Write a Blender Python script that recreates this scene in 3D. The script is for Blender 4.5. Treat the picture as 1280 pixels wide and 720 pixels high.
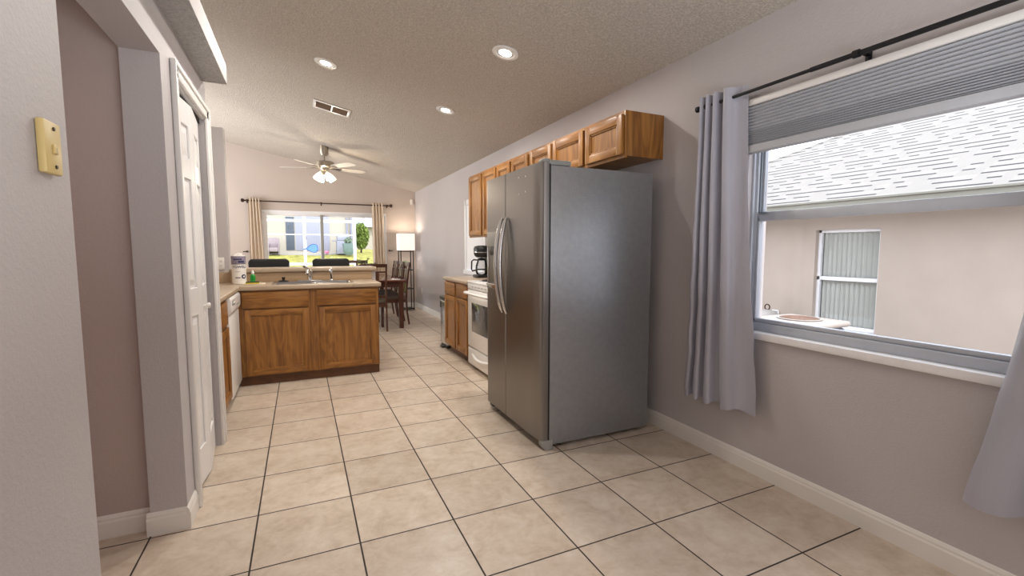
import bpy, bmesh, math, random
from mathutils import Vector, Matrix, Euler
for o in list(bpy.data.objects): bpy.data.objects.remove(o, do_unlink=True)
random.seed(7)
SC = bpy.context.scene; COL = SC.collection
PI = math.pi

# ------------------------------------------------------------------ camera, light, exposure
cam_d = bpy.data.cameras.new('camera'); cam = bpy.data.objects.new('camera', cam_d); COL.objects.link(cam)
cam.location = (0.63612, -2.36448, 1.24335)
cam.rotation_euler = (PI/2 - 0.0838, 0, -0.4299)
cam_d.sensor_width = 36; cam_d.lens = 573.74/1280*36; cam_d.clip_start = .02; cam_d.clip_end = 200
SC.camera = cam
SC.view_settings.view_transform = 'Standard'; SC.view_settings.look = 'None'
SC.view_settings.gamma = 1; SC.view_settings.use_curve_mapping = False
SC.view_settings.exposure = 0.45
try:
    SC.cycles.use_denoising = True; SC.cycles.max_bounces = 10; SC.cycles.diffuse_bounces = 5
    SC.cycles.sample_clamp_indirect = 6; SC.cycles.caustics_reflective = False; SC.cycles.caustics_refractive = False
except Exception: pass

W = bpy.data.worlds.new('sky'); SC.world = W; W.use_nodes = True
bg = W.node_tree.nodes['Background']
bg.inputs['Color'].default_value = (.83, .89, 1.0, 1); bg.inputs['Strength'].default_value = 3.0

def light(name, kind, loc, power, color=(1,1,1), size=.5, sizey=None, rot=(0,0,0), spread=None):
    d = bpy.data.lights.new(name, kind); d.energy = power; d.color = color
    if kind == 'AREA':
        d.size = size
        if sizey: d.shape = 'RECTANGLE'; d.size_y = sizey
        if spread: d.spread = spread
    elif kind == 'POINT': d.shadow_soft_size = size
    elif kind == 'SUN': d.angle = size
    o = bpy.data.objects.new(name, d); COL.objects.link(o); o.location = loc; o.rotation_euler = rot
    return o
sun = light('sun', 'SUN', (0,0,12), 2.4, (1,.95,.88), math.radians(1.5))
sun.rotation_euler = Vector((.03, -.55, .8)).to_track_quat('Z', 'Y').to_euler()
light('nook_fill_up', 'AREA', (1.55, -3.35, .9), 80, (.92,.96,1), 1.6, 1.5, (PI, 0, 0))  # unseen fill added behind the camera, bounced off the ceiling
light('living_room_fill_up', 'AREA', (-2.0, 5.2, 1.0), 60, (.94,.97,1), 1.8, 1.8, (PI, 0, 0))  # added fill aimed up at the living room ceiling, out of view
light('living_room_fill_side', 'AREA', (-3.9, 5.3, 1.5), 130, (.90,.95,1), 1.9, 2.4, (0, -PI/2, 0))  # added side fill for the living room, no window there
light('hall_fill', 'POINT', (-1.3, -.4, 1.9), 6, (1,.86,.80), .1)  # dim warm fill added in the hall, out of view

# ------------------------------------------------------------------ materials
def srgb(r, g, b):
    f = lambda c: (c/255/12.92) if c/255 <= .04045 else ((c/255+.055)/1.055)**2.4
    return (f(r), f(g), f(b), 1)
class N:
    """small node helper"""
    def __init__(s, name):
        s.m = bpy.data.materials.new(name); s.m.use_nodes = True
        s.t = s.m.node_tree; s.p = s.t.nodes['Principled BSDF']; s.out = s.t.nodes['Material Output']
    def n(s, kind, **kw):
        x = s.t.nodes.new(kind)
        for k, v in kw.items():
            if k in x.inputs: x.inputs[k].default_value = v
            else: setattr(x, k, v)
        return x
    def l(s, a, b): s.t.links.new(a, b)
    def math(s, op, a, b=None, c=None):
        x = s.t.nodes.new('ShaderNodeMath'); x.operation = op
        for i, v in enumerate((a, b, c)):
            if v is None: continue
            if isinstance(v, (int, float)): x.inputs[i].default_value = v
            else: s.l(v, x.inputs[i])
        return x.outputs[0]
    def mix(s, f, a, b, mode='MIX'):
        x = s.t.nodes.new('ShaderNodeMix'); x.data_type = 'RGBA'; x.blend_type = mode
        for i, v in ((0, f), (6, a), (7, b)):
            if isinstance(v, (int, float, tuple)): x.inputs[i].default_value = v
            else: s.l(v, x.inputs[i])
        return x.outputs[2]
    def ramp(s, f, stops):
        x = s.t.nodes.new('ShaderNodeValToRGB'); s.l(f, x.inputs[0])
        while len(x.color_ramp.elements) < len(stops): x.color_ramp.elements.new(.5)
        for e, (p, c) in zip(x.color_ramp.elements, stops): e.position = p; e.color = c
        return x.outputs[0]
    def bump(s, h, strength, dist=.01):
        x = s.t.nodes.new('ShaderNodeBump'); x.inputs['Strength'].default_value = strength; x.inputs['Distance'].default_value = dist
        s.l(h, x.inputs['Height']); s.l(x.outputs[0], s.p.inputs['Normal'])
    def coord(s, scale=(1,1,1)):
        c = s.t.nodes.new('ShaderNodeTexCoord'); m = s.t.nodes.new('ShaderNodeMapping')
        m.inputs['Scale'].default_value = scale; s.l(c.outputs['Object'], m.inputs['Vector']); return m.outputs[0]
    def noise(s, vec, scale, detail=3, rough=.5, dist=0):
        x = s.t.nodes.new('ShaderNodeTexNoise'); s.l(vec, x.inputs['Vector'])
        x.inputs['Scale'].default_value = scale; x.inputs['Detail'].default_value = detail
        x.inputs['Roughness'].default_value = rough; x.inputs['Distortion'].default_value = dist
        return x.outputs['Fac']
def simple(name, c, rough=.5, metal=0, var=.06, vscale=8, bump=0, bscale=60, spec=.5, coat=0, bdist=.004):
    s = N(name); v = s.coord()
    n = s.noise(v, vscale)
    d = tuple(x*(1-var) for x in c[:3])+(1,); u = tuple(min(1, x*(1+var)) for x in c[:3])+(1,)
    s.l(s.ramp(n, [(.3, d), (.7, u)]), s.p.inputs['Base Color'])
    s.p.inputs['Roughness'].default_value = rough; s.p.inputs['Metallic'].default_value = metal
    s.p.inputs['Specular IOR Level'].default_value = spec; s.p.inputs['Coat Weight'].default_value = coat
    if bump: s.bump(s.noise(v, bscale, 4, .6), bump, bdist)
    return s.m
def emit(name, c, strength, base=(.8,.8,.8,1)):
    s = N(name); s.p.inputs['Base Color'].default_value = base
    s.p.inputs['Emission Color'].default_value = c; s.p.inputs['Emission Strength'].default_value = strength
    return s.m
def paint(name, c, bs=.17, sc=100, rough=.55):
    s = N(name); v = s.coord()
    n = s.noise(v, 1.3, 2)
    s.l(s.ramp(n, [(.3, tuple(x*.97 for x in c[:3])+(1,)), (.7, tuple(x*1.03 for x in c[:3])+(1,))]), s.p.inputs['Base Color'])
    s.p.inputs['Roughness'].default_value = rough; s.p.inputs['Specular IOR Level'].default_value = .35
    a = s.noise(v, sc, 3, .55); b = s.ramp(a, [(.42, (0,0,0,1)), (.62, (1,1,1,1))])
    s.bump(b, bs, .004); return s.m
def oak(name, axis, tint=1.0):
    s = N(name); sc = [34, 34, 34]; sc[axis] = 1.6
    v = s.coord(tuple(sc)); v2 = s.coord(tuple(3.2 if i != axis else .45 for i in range(3)))
    a = s.noise(v, 1.0, 5, .65, .6); b = s.noise(v2, 2.0, 3, .5, 1.2)
    wv = s.math('SINE', s.math('MULTIPLY', b, 42.0)); wv = s.math('MULTIPLY_ADD', wv, .5, .5)
    f = s.math('MULTIPLY_ADD', a, .72, s.math('MULTIPLY', wv, .20))
    k = tint
    c1 = (.15*k, .056*k, .013*k, 1); c2 = (.30*k, .128*k, .027*k, 1); c3 = (.41*k, .195*k, .048*k, 1)
    s.l(s.ramp(f, [(.22, c1), (.5, c2), (.78, c3)]), s.p.inputs['Base Color'])
    s.p.inputs['Roughness'].default_value = .38; s.p.inputs['Specular IOR Level'].default_value = .45
    s.bump(a, .12, .003); return s.m
def tile_mat():
    s = N('ceramic_tile'); T = .4115; G = .0035
    c = s.t.nodes.new('ShaderNodeTexCoord'); sp = s.t.nodes.new('ShaderNodeSeparateXYZ'); s.l(c.outputs['Object'], sp.inputs[0])
    ux = s.math('DIVIDE', sp.outputs[0], T); uy = s.math('DIVIDE', sp.outputs[1], T)
    def edge(u):
        f = s.math('FRACT', u); return s.math('MULTIPLY', s.math('MINIMUM', f, s.math('SUBTRACT', 1.0, f)), T)
    e = s.math('MINIMUM', edge(ux), edge(uy))
    gm = s.t.nodes.new('ShaderNodeMapRange'); gm.inputs['From Min'].default_value = G-.0008; gm.inputs['From Max'].default_value = G+.0008
    s.l(e, gm.inputs['Value']); tile = gm.outputs[0]
    cb = s.t.nodes.new('ShaderNodeCombineXYZ'); s.l(s.math('FLOOR', ux), cb.inputs[0]); s.l(s.math('FLOOR', uy), cb.inputs[1])
    wn = s.t.nodes.new('ShaderNodeTexWhiteNoise'); wn.noise_dimensions = '2D'; s.l(cb.outputs[0], wn.inputs['Vector'])
    off = s.t.nodes.new('ShaderNodeVectorMath'); off.operation = 'MULTIPLY_ADD'
    s.l(wn.outputs['Color'], off.inputs[0]); off.inputs[1].default_value = (9, 9, 9); s.l(c.outputs['Object'], off.inputs[2])
    a = s.noise(off.outputs[0], 7, 6, .68, .5); b = s.noise(off.outputs[0], 26, 4, .6)
    f = s.math('MULTIPLY_ADD', b, .3, s.math('MULTIPLY', a, .75))
    col = s.ramp(f, [(.36, (.475, .372, .275, 1)), (.52, (.585, .482, .384, 1)), (.68, (.66, .57, .475, 1))])
    hv = s.t.nodes.new('ShaderNodeHueSaturation'); s.l(col, hv.inputs['Color']); s.l(s.math('MULTIPLY_ADD', wn.outputs['Value'], .12, .94), hv.inputs['Value'])
    s.l(s.mix(tile, (.035, .024, .018, 1), hv.outputs[0]), s.p.inputs['Base Color'])
    s.l(s.math('MULTIPLY_ADD', tile, -.5, .82), s.p.inputs['Roughness'])
    s.p.inputs['Specular IOR Level'].default_value = .45
    s.bump(s.math('MULTIPLY_ADD', f, .08, tile), .35, .004); return s.m
def popcorn(name, c):
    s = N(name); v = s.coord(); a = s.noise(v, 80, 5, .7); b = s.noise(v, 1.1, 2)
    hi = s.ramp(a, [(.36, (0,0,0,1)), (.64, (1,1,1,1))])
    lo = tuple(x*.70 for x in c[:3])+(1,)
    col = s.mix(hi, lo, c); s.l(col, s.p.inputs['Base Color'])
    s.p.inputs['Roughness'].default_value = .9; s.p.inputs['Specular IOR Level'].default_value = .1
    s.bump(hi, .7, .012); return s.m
def glass_mat(name, tint=(1,1,1,1), refl=.9):
    s = N(name); t = s.t; t.nodes.remove(s.p)
    tr = t.nodes.new('ShaderNodeBsdfTransparent'); tr.inputs[0].default_value = tint
    gl = t.nodes.new('ShaderNodeBsdfGlossy'); gl.inputs['Roughness'].default_value = .02
    fr = t.nodes.new('ShaderNodeFresnel'); fr.inputs['IOR'].default_value = 1.45
    m = t.nodes.new('ShaderNodeMixShader'); f = s.math('MULTIPLY', fr.outputs[0], refl)
    s.l(f, m.inputs[0]); s.l(tr.outputs[0], m.inputs[1]); s.l(gl.outputs[0], m.inputs[2]); s.l(m.outputs[0], s.out.inputs[0])
    return s.m
def stainless(name, c, rough, axis=2, metal=1.0):
    s = N(name); sc = [300, 300, 300]; sc[axis] = 3
    v = s.coord(tuple(sc)); a = s.noise(v, 1, 3, .6)
    d = tuple(x*.985 for x in c[:3])+(1,); s.l(s.mix(a, d, c), s.p.inputs['Base Color'])
    s.p.inputs['Metallic'].default_value = metal; s.l(s.math('MULTIPLY_ADD', a, .04, rough-.02), s.p.inputs['Roughness'])
    return s.m
def shingle_mat():
    s = N('asphalt_shingle'); c = s.t.nodes.new('ShaderNodeTexCoord'); sp = s.t.nodes.new('ShaderNodeSeparateXYZ'); s.l(c.outputs['Object'], sp.inputs[0])
    row = s.math('DIVIDE', sp.outputs[2], .064); ri = s.math('FLOOR', row); rf = s.math('FRACT', row)
    sh = s.math('MULTIPLY', s.math('FRACT', s.math('MULTIPLY', ri, .37)), .30)
    tu = s.math('DIVIDE', s.math('ADD', sp.outputs[1], sh), .10); ti = s.math('FLOOR', tu)
    cb = s.t.nodes.new('ShaderNodeCombineXYZ'); s.l(ri, cb.inputs[0]); s.l(ti, cb.inputs[1])
    wn = s.t.nodes.new('ShaderNodeTexWhiteNoise'); wn.noise_dimensions = '2D'; s.l(cb.outputs[0], wn.inputs['Vector'])
    line = s.math('LESS_THAN', rf, .22); on = s.math('GREATER_THAN', wn.outputs['Value'], .30)
    dash = s.math('MULTIPLY', line, on)
    n = s.noise(c.outputs['Object'], 70, 2)
    base = s.mix(s.math('MULTIPLY_ADD', n, .5, s.math('MULTIPLY', wn.outputs['Value'], .5)), (.215, .203, .188, 1), (.275, .26, .24, 1))
    s.l(s.mix(dash, base, (.05, .05, .052, 1)), s.p.inputs['Base Color'])
    s.p.inputs['Roughness'].default_value = .95; s.p.inputs['Specular IOR Level'].default_value = .1; return s.m

M = {}
M['wall'] = paint('wall_paint', srgb(188, 182, 182))
M['wallw'] = paint('wall_paint_far', srgb(196, 183, 174))
M['hall'] = paint('wall_paint_warm_lit', srgb(186, 170, 164))  # wall paint tinted pinkish to carry the hall's warm dim light
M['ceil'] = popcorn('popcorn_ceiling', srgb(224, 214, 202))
M['soffit'] = popcorn('popcorn_soffit', srgb(214, 212, 210))
M['trim'] = simple('white_trim_paint', srgb(226, 223, 220), .38, var=.02, vscale=3)
M['baseb'] = simple('baseboard_paint', srgb(226, 221, 214), .4, var=.03, vscale=5)
M['door'] = simple('white_door_paint', srgb(232, 230, 229), .28, var=.015, vscale=2)
M['tile'] = tile_mat()
M['oakz'] = oak('oak_vertical_grain', 2); M['oakx'] = oak('oak_grain_along_x', 0); M['oaky'] = oak('oak_grain_along_y', 1)
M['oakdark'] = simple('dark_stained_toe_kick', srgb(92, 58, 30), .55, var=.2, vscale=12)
M['gap'] = simple('recess_shade', srgb(30, 20, 14), .9, var=.02)
M['lam'] = simple('beige_laminate', srgb(180, 161, 138), .32, var=.05, vscale=90)
M['splash'] = simple('beige_backsplash_laminate', srgb(176, 150, 120), .4, var=.05, vscale=90)
M['ss'] = stainless('stainless_brushed', (.245, .233, .223, 1), .33)
M['ssb'] = stainless('stainless_bright', (.62, .61, .60, 1), .22)
M['chrome'] = simple('chrome', (.72, .72, .72, 1), .09, 1, var=.02)
M['fridgeside'] = simple('grey_textured_steel', (.31, .32, .335, 1), .24, .5, var=.05, vscale=30, bump=.55, bscale=170, bdist=.003)
M['black'] = simple('black_plastic', (.012, .012, .013, 1), .35, var=.1)
M['blackmetal'] = simple('black_metal', (.012, .012, .014, 1), .42, .3, var=.1)
M['blackleather'] = simple('black_leather', (.012, .013, .012, 1), .5, var=.1, bump=.2, bscale=150)
M['greyplastic'] = simple('grey_plastic', srgb(150, 150, 146), .45, var=.03)
M['white'] = simple('white_enamel', srgb(235, 233, 230), .25, var=.015)
M['whitepl'] = simple('white_plastic', srgb(230, 226, 220), .4, var=.02)
M['alum'] = simple('grey_aluminium_frame', srgb(186, 190, 198), .38, .15, var=.03)
M['alumd'] = simple('grey_track_rubber', srgb(120, 128, 136), .5, .1, var=.05)  # mid grey for window tracks, sash latch and tank band
M['vinyl'] = simple('white_vinyl', srgb(235, 235, 236), .4, var=.01)
M['marble'] = simple('white_marble', srgb(238, 236, 236), .3, var=.05, vscale=14)
M['glass'] = glass_mat('window_glass', refl=.3)
M['cglass'] = glass_mat('clear_glass', (.9,.9,.9,1), 1.0)
M['ovenglass'] = simple('dark_oven_glass', (.055, .055, .055, 1), .08, var=.05, coat=.4)
def fabric(name, c, rough=.75, sheen=.0, bs=.25, trans=0):
    s = N(name); v = s.coord((1,1,1)); a = s.noise(s.coord((400, 400, 60)), 1, 2)
    s.l(s.mix(a, tuple(x*.9 for x in c[:3])+(1,), c), s.p.inputs['Base Color'])
    s.p.inputs['Roughness'].default_value = rough; s.p.inputs['Sheen Weight'].default_value = sheen
    s.p.inputs['Specular IOR Level'].default_value = .5
    s.bump(a, bs, .001); return s.m
M['satin'] = fabric('grey_satin', srgb(172, 171, 182), .33, .1, .1)
M['linen'] = fabric('beige_linen', srgb(208, 190, 170), .8, .1)
M['shade'] = fabric('grey_cellular_fabric', srgb(184, 186, 192), .8, 0)
M['taupe'] = fabric('taupe_seat_fabric', srgb(110, 96, 82), .9)
M['dwood'] = simple('dark_cherry_wood', srgb(78, 42, 28), .3, var=.25, vscale=14, coat=.15)
M['dwoodtop'] = simple('dark_cherry_table_top', srgb(92, 48, 32), .16, var=.2, vscale=9, coat=.3)
M['plate'] = simple('yellowed_plastic', srgb(214, 190, 128), .4, var=.04)
M['bronze'] = simple('bronze_metal', srgb(62, 45, 38), .4, .6, var=.1)
M['nickel'] = simple('brushed_nickel', srgb(170, 160, 145), .32, .7, var=.03)
M['blade'] = simple('pale_fan_blade', srgb(222, 214, 204), .4, var=.03)
M['canlens'] = emit('lamp_lens', (1, .96, .9, 1), 9)
M['fanglass'] = emit('frosted_lit_glass', (1, .84, .60, 1), 1.5)
M['lampshade'] = emit('lit_fabric_shade', (1, .87, .76, 1), .5)
M['green'] = simple('green_dish_soap', srgb(22, 140, 48), .2, var=.1)
M['yellow'] = simple('yellow_sponge', srgb(228, 206, 60), .9, var=.15, vscale=150)
M['dgreen'] = simple('green_scrub_pad', srgb(30, 58, 38), .95, var=.3, vscale=200)
M['cloth'] = fabric('pale_cloth', srgb(226, 212, 186), .9)
M['paper'] = simple('white_paper_wrap', srgb(235, 230, 222), .5, var=.02)
M['navy'] = simple('navy_print', srgb(52, 52, 92), .5, var=.05)
M['lav'] = simple('lavender_print', srgb(142, 134, 152), .5, var=.25, vscale=60)
M['leaf'] = simple('green_leaf', srgb(86, 148, 52), .5, var=.3, vscale=60)
M['leafd'] = simple('dusty_leaf', srgb(98, 104, 74), .6, var=.3, vscale=60)
M['clay'] = simple('pale_ceramic', srgb(226, 216, 196), .4, var=.04)
# outside
M['stucco'] = simple('tan_stucco', srgb(178, 165, 153), .95, var=.04, vscale=3, bump=.35, bscale=60, spec=.1)
M['fascia'] = simple('cream_fascia', srgb(132, 130, 118), .6, var=.03)
M['shingle'] = shingle_mat()
M['blinds'] = simple('vertical_blind_vanes', srgb(190, 192, 184), .7, var=.03)
M['acwhite'] = simple('cream_painted_metal', srgb(168, 160, 154), .5, var=.02)
M['rust'] = simple('rusty_grille', srgb(120, 94, 80), .8, var=.3, vscale=40)
M['conc'] = simple('pale_concrete', srgb(150, 148, 144), .9, var=.08, vscale=4)
M['cream'] = simple('cream_stucco', srgb(168, 162, 150), .9, var=.02, spec=.1)
M['siding'] = simple('lavender_grey_siding', srgb(146, 148, 164), .7, var=.02)
M['gdoor'] = simple('grey_blue_door', srgb(72, 80, 92), .6, var=.05)
M['greyout'] = simple('weathered_grey', srgb(132, 134, 148), .7, var=.08)
M['tanbox'] = simple('taupe_wicker', srgb(140, 128, 132), .9, var=.12, vscale=20)
M['potg'] = simple('glazed_green_pot', srgb(106, 126, 126), .5, var=.1)
M['bush'] = simple('yellow_green_foliage', srgb(112, 132, 56), .8, var=.5, vscale=9)
M['treeg'] = simple('grey_green_foliage', srgb(122, 138, 118), .8, var=.4, vscale=9)
M['grass'] = simple('sunlit_grass', srgb(136, 133, 74), .95, var=.35, vscale=5, spec=.05)
M['mulch'] = simple('dry_gravel_strip', srgb(150, 138, 126), .95, var=.15, vscale=14)
M['duct'] = simple('shade_toned_duct', srgb(190, 172, 156), .8, var=.05)  # brownish tone stands for the shading under the ceiling
M['pink'] = simple('pink_plastic', srgb(208, 110, 150), .5)
M['blueline'] = simple('blue_plastic', srgb(28, 86, 158), .5)
M['bluenet'] = simple('pale_blue_mesh', srgb(96, 144, 192), .8, var=.1, vscale=30)

# ------------------------------------------------------------------ mesh builder
OFF = {}
class G:
    def __init__(s): s.bm = bmesh.new()
    def _m(s, fs, m):
        for f in fs: f.material_index = m
    def box(s, x0, y0, z0, x1, y1, z1, m=0, bev=0, seg=2):
        if x0 > x1: x0, x1 = x1, x0
        if y0 > y1: y0, y1 = y1, y0
        if z0 > z1: z0, z1 = z1, z0
        r = bmesh.ops.create_cube(s.bm, size=1, matrix=Matrix.Translation(((x0+x1)/2, (y0+y1)/2, (z0+z1)/2)) @ Matrix.Diagonal((x1-x0, y1-y0, z1-z0, 1)))
        vs = r['verts']; fs = list({f for v in vs for f in v.link_faces}); s._m(fs, m)
        if bev:
            bev = min(bev, .49*min(x1-x0, y1-y0, z1-z0))
            es = list({e for v in vs for e in v.link_edges})
            r = bmesh.ops.bevel(s.bm, geom=es, offset=bev, segments=seg, profile=.5, affect='EDGES')
            s._m(r['faces'], m)
        return s
    def obox(s, mat, m=0, bev=0):
        """unit cube through a matrix"""
        r = bmesh.ops.create_cube(s.bm, size=1, matrix=mat); vs = r['verts']; s._m({f for v in vs for f in v.link_faces}, m)
        if bev:
            r = bmesh.ops.bevel(s.bm, geom=list({e for v in vs for e in v.link_edges}), offset=bev, segments=2, profile=.5, affect='EDGES'); s._m(r['faces'], m)
        return s
    def cyl(s, a, b, r0, r1=None, n=20, m=0, cap=True):
        a, b = Vector(a), Vector(b); r1 = r0 if r1 is None else r1
        q = (b-a).to_track_quat('Z', 'Y').to_matrix().to_4x4()
        r = bmesh.ops.create_cone(s.bm, cap_ends=cap, segments=n, radius1=r0, radius2=r1, depth=(b-a).length, matrix=Matrix.Translation((a+b)/2) @ q)
        s._m({f for v in r['verts'] for f in v.link_faces}, m); return s
    def tube(s, pts, r, n=10, m=0, flat=1.0):
        pts = [Vector(p) for p in pts]; rings = []; up = None
        for i, p in enumerate(pts):
            t = (pts[min(i+1, len(pts)-1)] - pts[max(i-1, 0)]).normalized()
            if up is None: up = t.orthogonal().normalized()
            up = (up - t*up.dot(t)).normalized(); w = t.cross(up)
            rr = r[i] if isinstance(r, (list, tuple)) else r
            rings.append([s.bm.verts.new(p + up*rr*math.cos(2*PI*k/n) + w*rr*flat*math.sin(2*PI*k/n)) for k in range(n)])
        for a, b in zip(rings, rings[1:]):
            for k in range(n): s.bm.faces.new((a[k], a[(k+1) % n], b[(k+1) % n], b[k])).material_index = m
        s.bm.faces.new(rings[0][::-1]).material_index = m; s.bm.faces.new(rings[-1]).material_index = m
        return s
    def lathe(s, prof, c, n=28, m=0, M4=None):
        """prof: (r, z) list, around vertical axis at c"""
        c = Vector(c); rings = []
        for r, z in prof:
            ring = []
            for k in range(n):
                v = Vector((max(r, 1e-4)*math.cos(2*PI*k/n), max(r, 1e-4)*math.sin(2*PI*k/n), z))
                if M4: v = M4 @ v
                ring.append(s.bm.verts.new(v + c))
            rings.append(ring)
        for a, b in zip(rings, rings[1:]):
            for k in range(n): s.bm.faces.new((a[k], a[(k+1) % n], b[(k+1) % n], b[k])).material_index = m
        s.bm.faces.new(rings[0][::-1]).material_index = m; s.bm.faces.new(rings[-1]).material_index = m
        return s
    def prism(s, poly, lo, hi, axis=2, m=0, bev=0):
        """extrude a 2D polygon along an axis; poly coords are the other two axes in order"""
        def P(p, h):
            p = list(p); p.insert(axis, h); return s.bm.verts.new(p)
        a = [P(p, lo) for p in poly]; b = [P(p, hi) for p in poly]; k = len(poly); fs = []
        for i in range(k): fs.append(s.bm.faces.new((a[i], a[(i+1) % k], b[(i+1) % k], b[i])))
        fs.append(s.bm.faces.new(a[::-1])); fs.append(s.bm.faces.new(b)); s._m(fs, m)
        bmesh.ops.recalc_face_normals(s.bm, faces=fs)
        if bev:
            es = list({e for v in a+b for e in v.link_edges}); r = bmesh.ops.bevel(s.bm, geom=es, offset=bev, segments=2, profile=.5, affect='EDGES'); s._m(r['faces'], m)
        return s
    def quad(s, *p, m=0):
        s.bm.faces.new([s.bm.verts.new(x) for x in p]).material_index = m; return s
    def grid(s, fn, nu, nv, m=0, thick=0):
        vs = [[s.bm.verts.new(fn(i/nu, j/nv)) for j in range(nv+1)] for i in range(nu+1)]; fs = []
        for i in range(nu):
            for j in range(nv): fs.append(s.bm.faces.new((vs[i][j], vs[i+1][j], vs[i+1][j+1], vs[i][j+1])))
        s._m(fs, m)
        if thick:
            bmesh.ops.recalc_face_normals(s.bm, faces=fs)
            r = bmesh.ops.solidify(s.bm, geom=fs, thickness=thick)
            for f in r['geom']:
                if isinstance(f, bmesh.types.BMFace): f.material_index = m
        return s
    def build(s, name, mats, parent=None, base=None, angle=38, kind=None):
        if not isinstance(mats, (list, tuple)): mats = [mats]
        if parent is not None: base = OFF[parent.name]
        elif base is None:
            vs = s.bm.verts; xs = [v.co.x for v in vs]; ys = [v.co.y for v in vs]; zs = [v.co.z for v in vs]
            base = Vector(((min(xs)+max(xs))/2, (min(ys)+max(ys))/2, min(zs)))
        base = Vector(base); bmesh.ops.translate(s.bm, verts=list(s.bm.verts), vec=-base)
        me = bpy.data.meshes.new(name); s.bm.to_mesh(me); s.bm.free()
        for x in mats: me.materials.append(M[x] if isinstance(x, str) else x)
        me.polygons.foreach_set('use_smooth', [angle > 0]*len(me.polygons)); me.set_sharp_from_angle(angle=math.radians(angle))
        o = bpy.data.objects.new(name, me); COL.objects.link(o); OFF[o.name] = base
        if parent is not None: o.parent = parent
        else: o.location = base
        if kind: o['kind'] = kind
        return o
def tag(o, label, cat, group=None):
    o['label'] = label; o['category'] = cat
    if group: o['group'] = group
    return o
def thing(name, label, cat, loc=(0,0,0), group=None):
    o = bpy.data.objects.new(name, None); COL.objects.link(o); o.location = loc; OFF[o.name] = Vector(loc)
    o.empty_display_size = .1
    return tag(o, label, cat, group)
def root_struct(name, loc=(0,0,0)):
    o = bpy.data.objects.new(name, None); COL.objects.link(o); o.location = loc; OFF[o.name] = Vector(loc); o['kind'] = 'structure'; o.empty_display_size = .1
    return o
def dup(root, label=None, loc=None, rot=None, group=None):
    r = root.copy(); COL.objects.link(r)
    if loc is not None: r.location = loc
    if rot is not None: r.rotation_euler = rot
    if label: r['label'] = label
    if group: r['group'] = group
    for ch in list(root.children):
        c = ch.copy(); COL.objects.link(c); c.parent = r
        for g in list(ch.children):
            d = g.copy(); COL.objects.link(d); d.parent = c
    return r
def wall_cells(g, axis, t0, t1, a0, a1, z0, z1, holes=(), m=0):
    """a wall slab with rectangular holes: axis 0 = thickness in x, runs along y; axis 1 the other way"""
    As = sorted({a0, a1, *[h[0] for h in holes], *[h[1] for h in holes]}); Zs = sorted({z0, z1, *[h[2] for h in holes], *[h[3] for h in holes]})
    for p, q in zip(As, As[1:]):
        for u, v in zip(Zs, Zs[1:]):
            if any(h[0] <= p and q <= h[1] and h[2] <= u and v <= h[3] for h in holes): continue
            if axis == 0: g.box(t0, p, u, t1, q, v, m)
            else: g.box(p, t0, u, q, t1, v, m)
    bmesh.ops.remove_doubles(g.bm, verts=list(g.bm.verts), dist=1e-5)
    seen = {}; g.bm.verts.index_update()
    for f in list(g.bm.faces): seen.setdefault(frozenset(v.index for v in f.verts), []).append(f)
    for fs in seen.values():
        if len(fs) > 1: bmesh.ops.delete(g.bm, geom=fs, context='FACES_ONLY')
    return g

# ------------------------------------------------------------------ the room shell
XR, YF, XP = 2.885, 7.5, .135
SL = .2137
def zc(x): return 2.455 + SL*(XR-x)
G().box(-4, -4.3, -.06, XR+.15, YF+.15, 0).build('floor', 'tile', base=(0,0,0), kind='structure')
W1 = (-1.79, -.575, .795, 2.03); W3 = (3.42, 4.18, .93, 1.92)
wall_cells(G(), 0, XR, XR+.16, -4.3, YF, 0, 2.455, [W1, W3]).build('wall_right', 'wall', base=(0,0,0), angle=0, kind='structure')
g = wall_cells(G(), 1, YF, YF+.15, -4, XR+.16, 0, 2.455, [(-.01, 2.27, 0.0, 1.985)])
g.prism([(-4, 2.455), (XR+.16, 2.455), (-2, zc(-2)+.02), (-4, zc(0)+.02)], YF, YF+.15, 1).build('wall_far', 'wallw', base=(0,0,0), angle=0, kind='structure')
xr0 = XR+.16
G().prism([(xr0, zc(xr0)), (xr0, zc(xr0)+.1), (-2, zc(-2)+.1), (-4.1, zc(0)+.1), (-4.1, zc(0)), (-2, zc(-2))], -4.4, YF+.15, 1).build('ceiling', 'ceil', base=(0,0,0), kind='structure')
HO = (-.895, .027, 0, 2.05); DO = (.268, .985, 0, 2.03)
wall_cells(G(), 0, 0, XP, -4.3, 1.05, 0, 2.256, [HO, DO]).build('wall_left', 'wall', base=(0,0,0), angle=0, kind='structure')
G().box(-2.2, .085, 0, -.0005, .2, 2.256).build('wall_hall', 'hall', base=(0,0,0), kind='structure')
G().box(-2.3, -.98, 0, -2.2, .2, 2.256).build('wall_hall_end', 'hall', base=(0,0,0), kind='structure')
G().box(-2.2, -.99, 0, -.0005, -.9, 2.256).build('wall_hall_near', 'hall', base=(0,0,0), kind='structure')
G().box(-.66, .2, 0, -.56, 3.07, 2.256).build('wall_pantry_back', 'wallw', base=(0,0,0), kind='structure')
G().box(-.56, .97, 0, -.0005, 1.05, 2.256).build('wall_pantry_end', 'wall', base=(0,0,0), kind='structure')
G().box(-.56, 2.95, 0, -.012, 3.07, 2.42).build('wall_kitchen', 'wall', base=(0,0,0), kind='structure')
G().box(-.66, 1.04, 2.256, -.56, 3.07, 2.42).build('wall_kitchen_upper', 'wall', base=(0,0,0), kind='structure')
G().box(-.0115, 2.935, 0, 1.385, 3.05, 1.009).build('wall_peninsula', 'wall', base=(0,0,0), kind='structure')
G().box(-4.1, -4.3, 0, -4, YF, 3.2).build('wall_west', 'wallw', base=(0,0,0), kind='structure')
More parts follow.
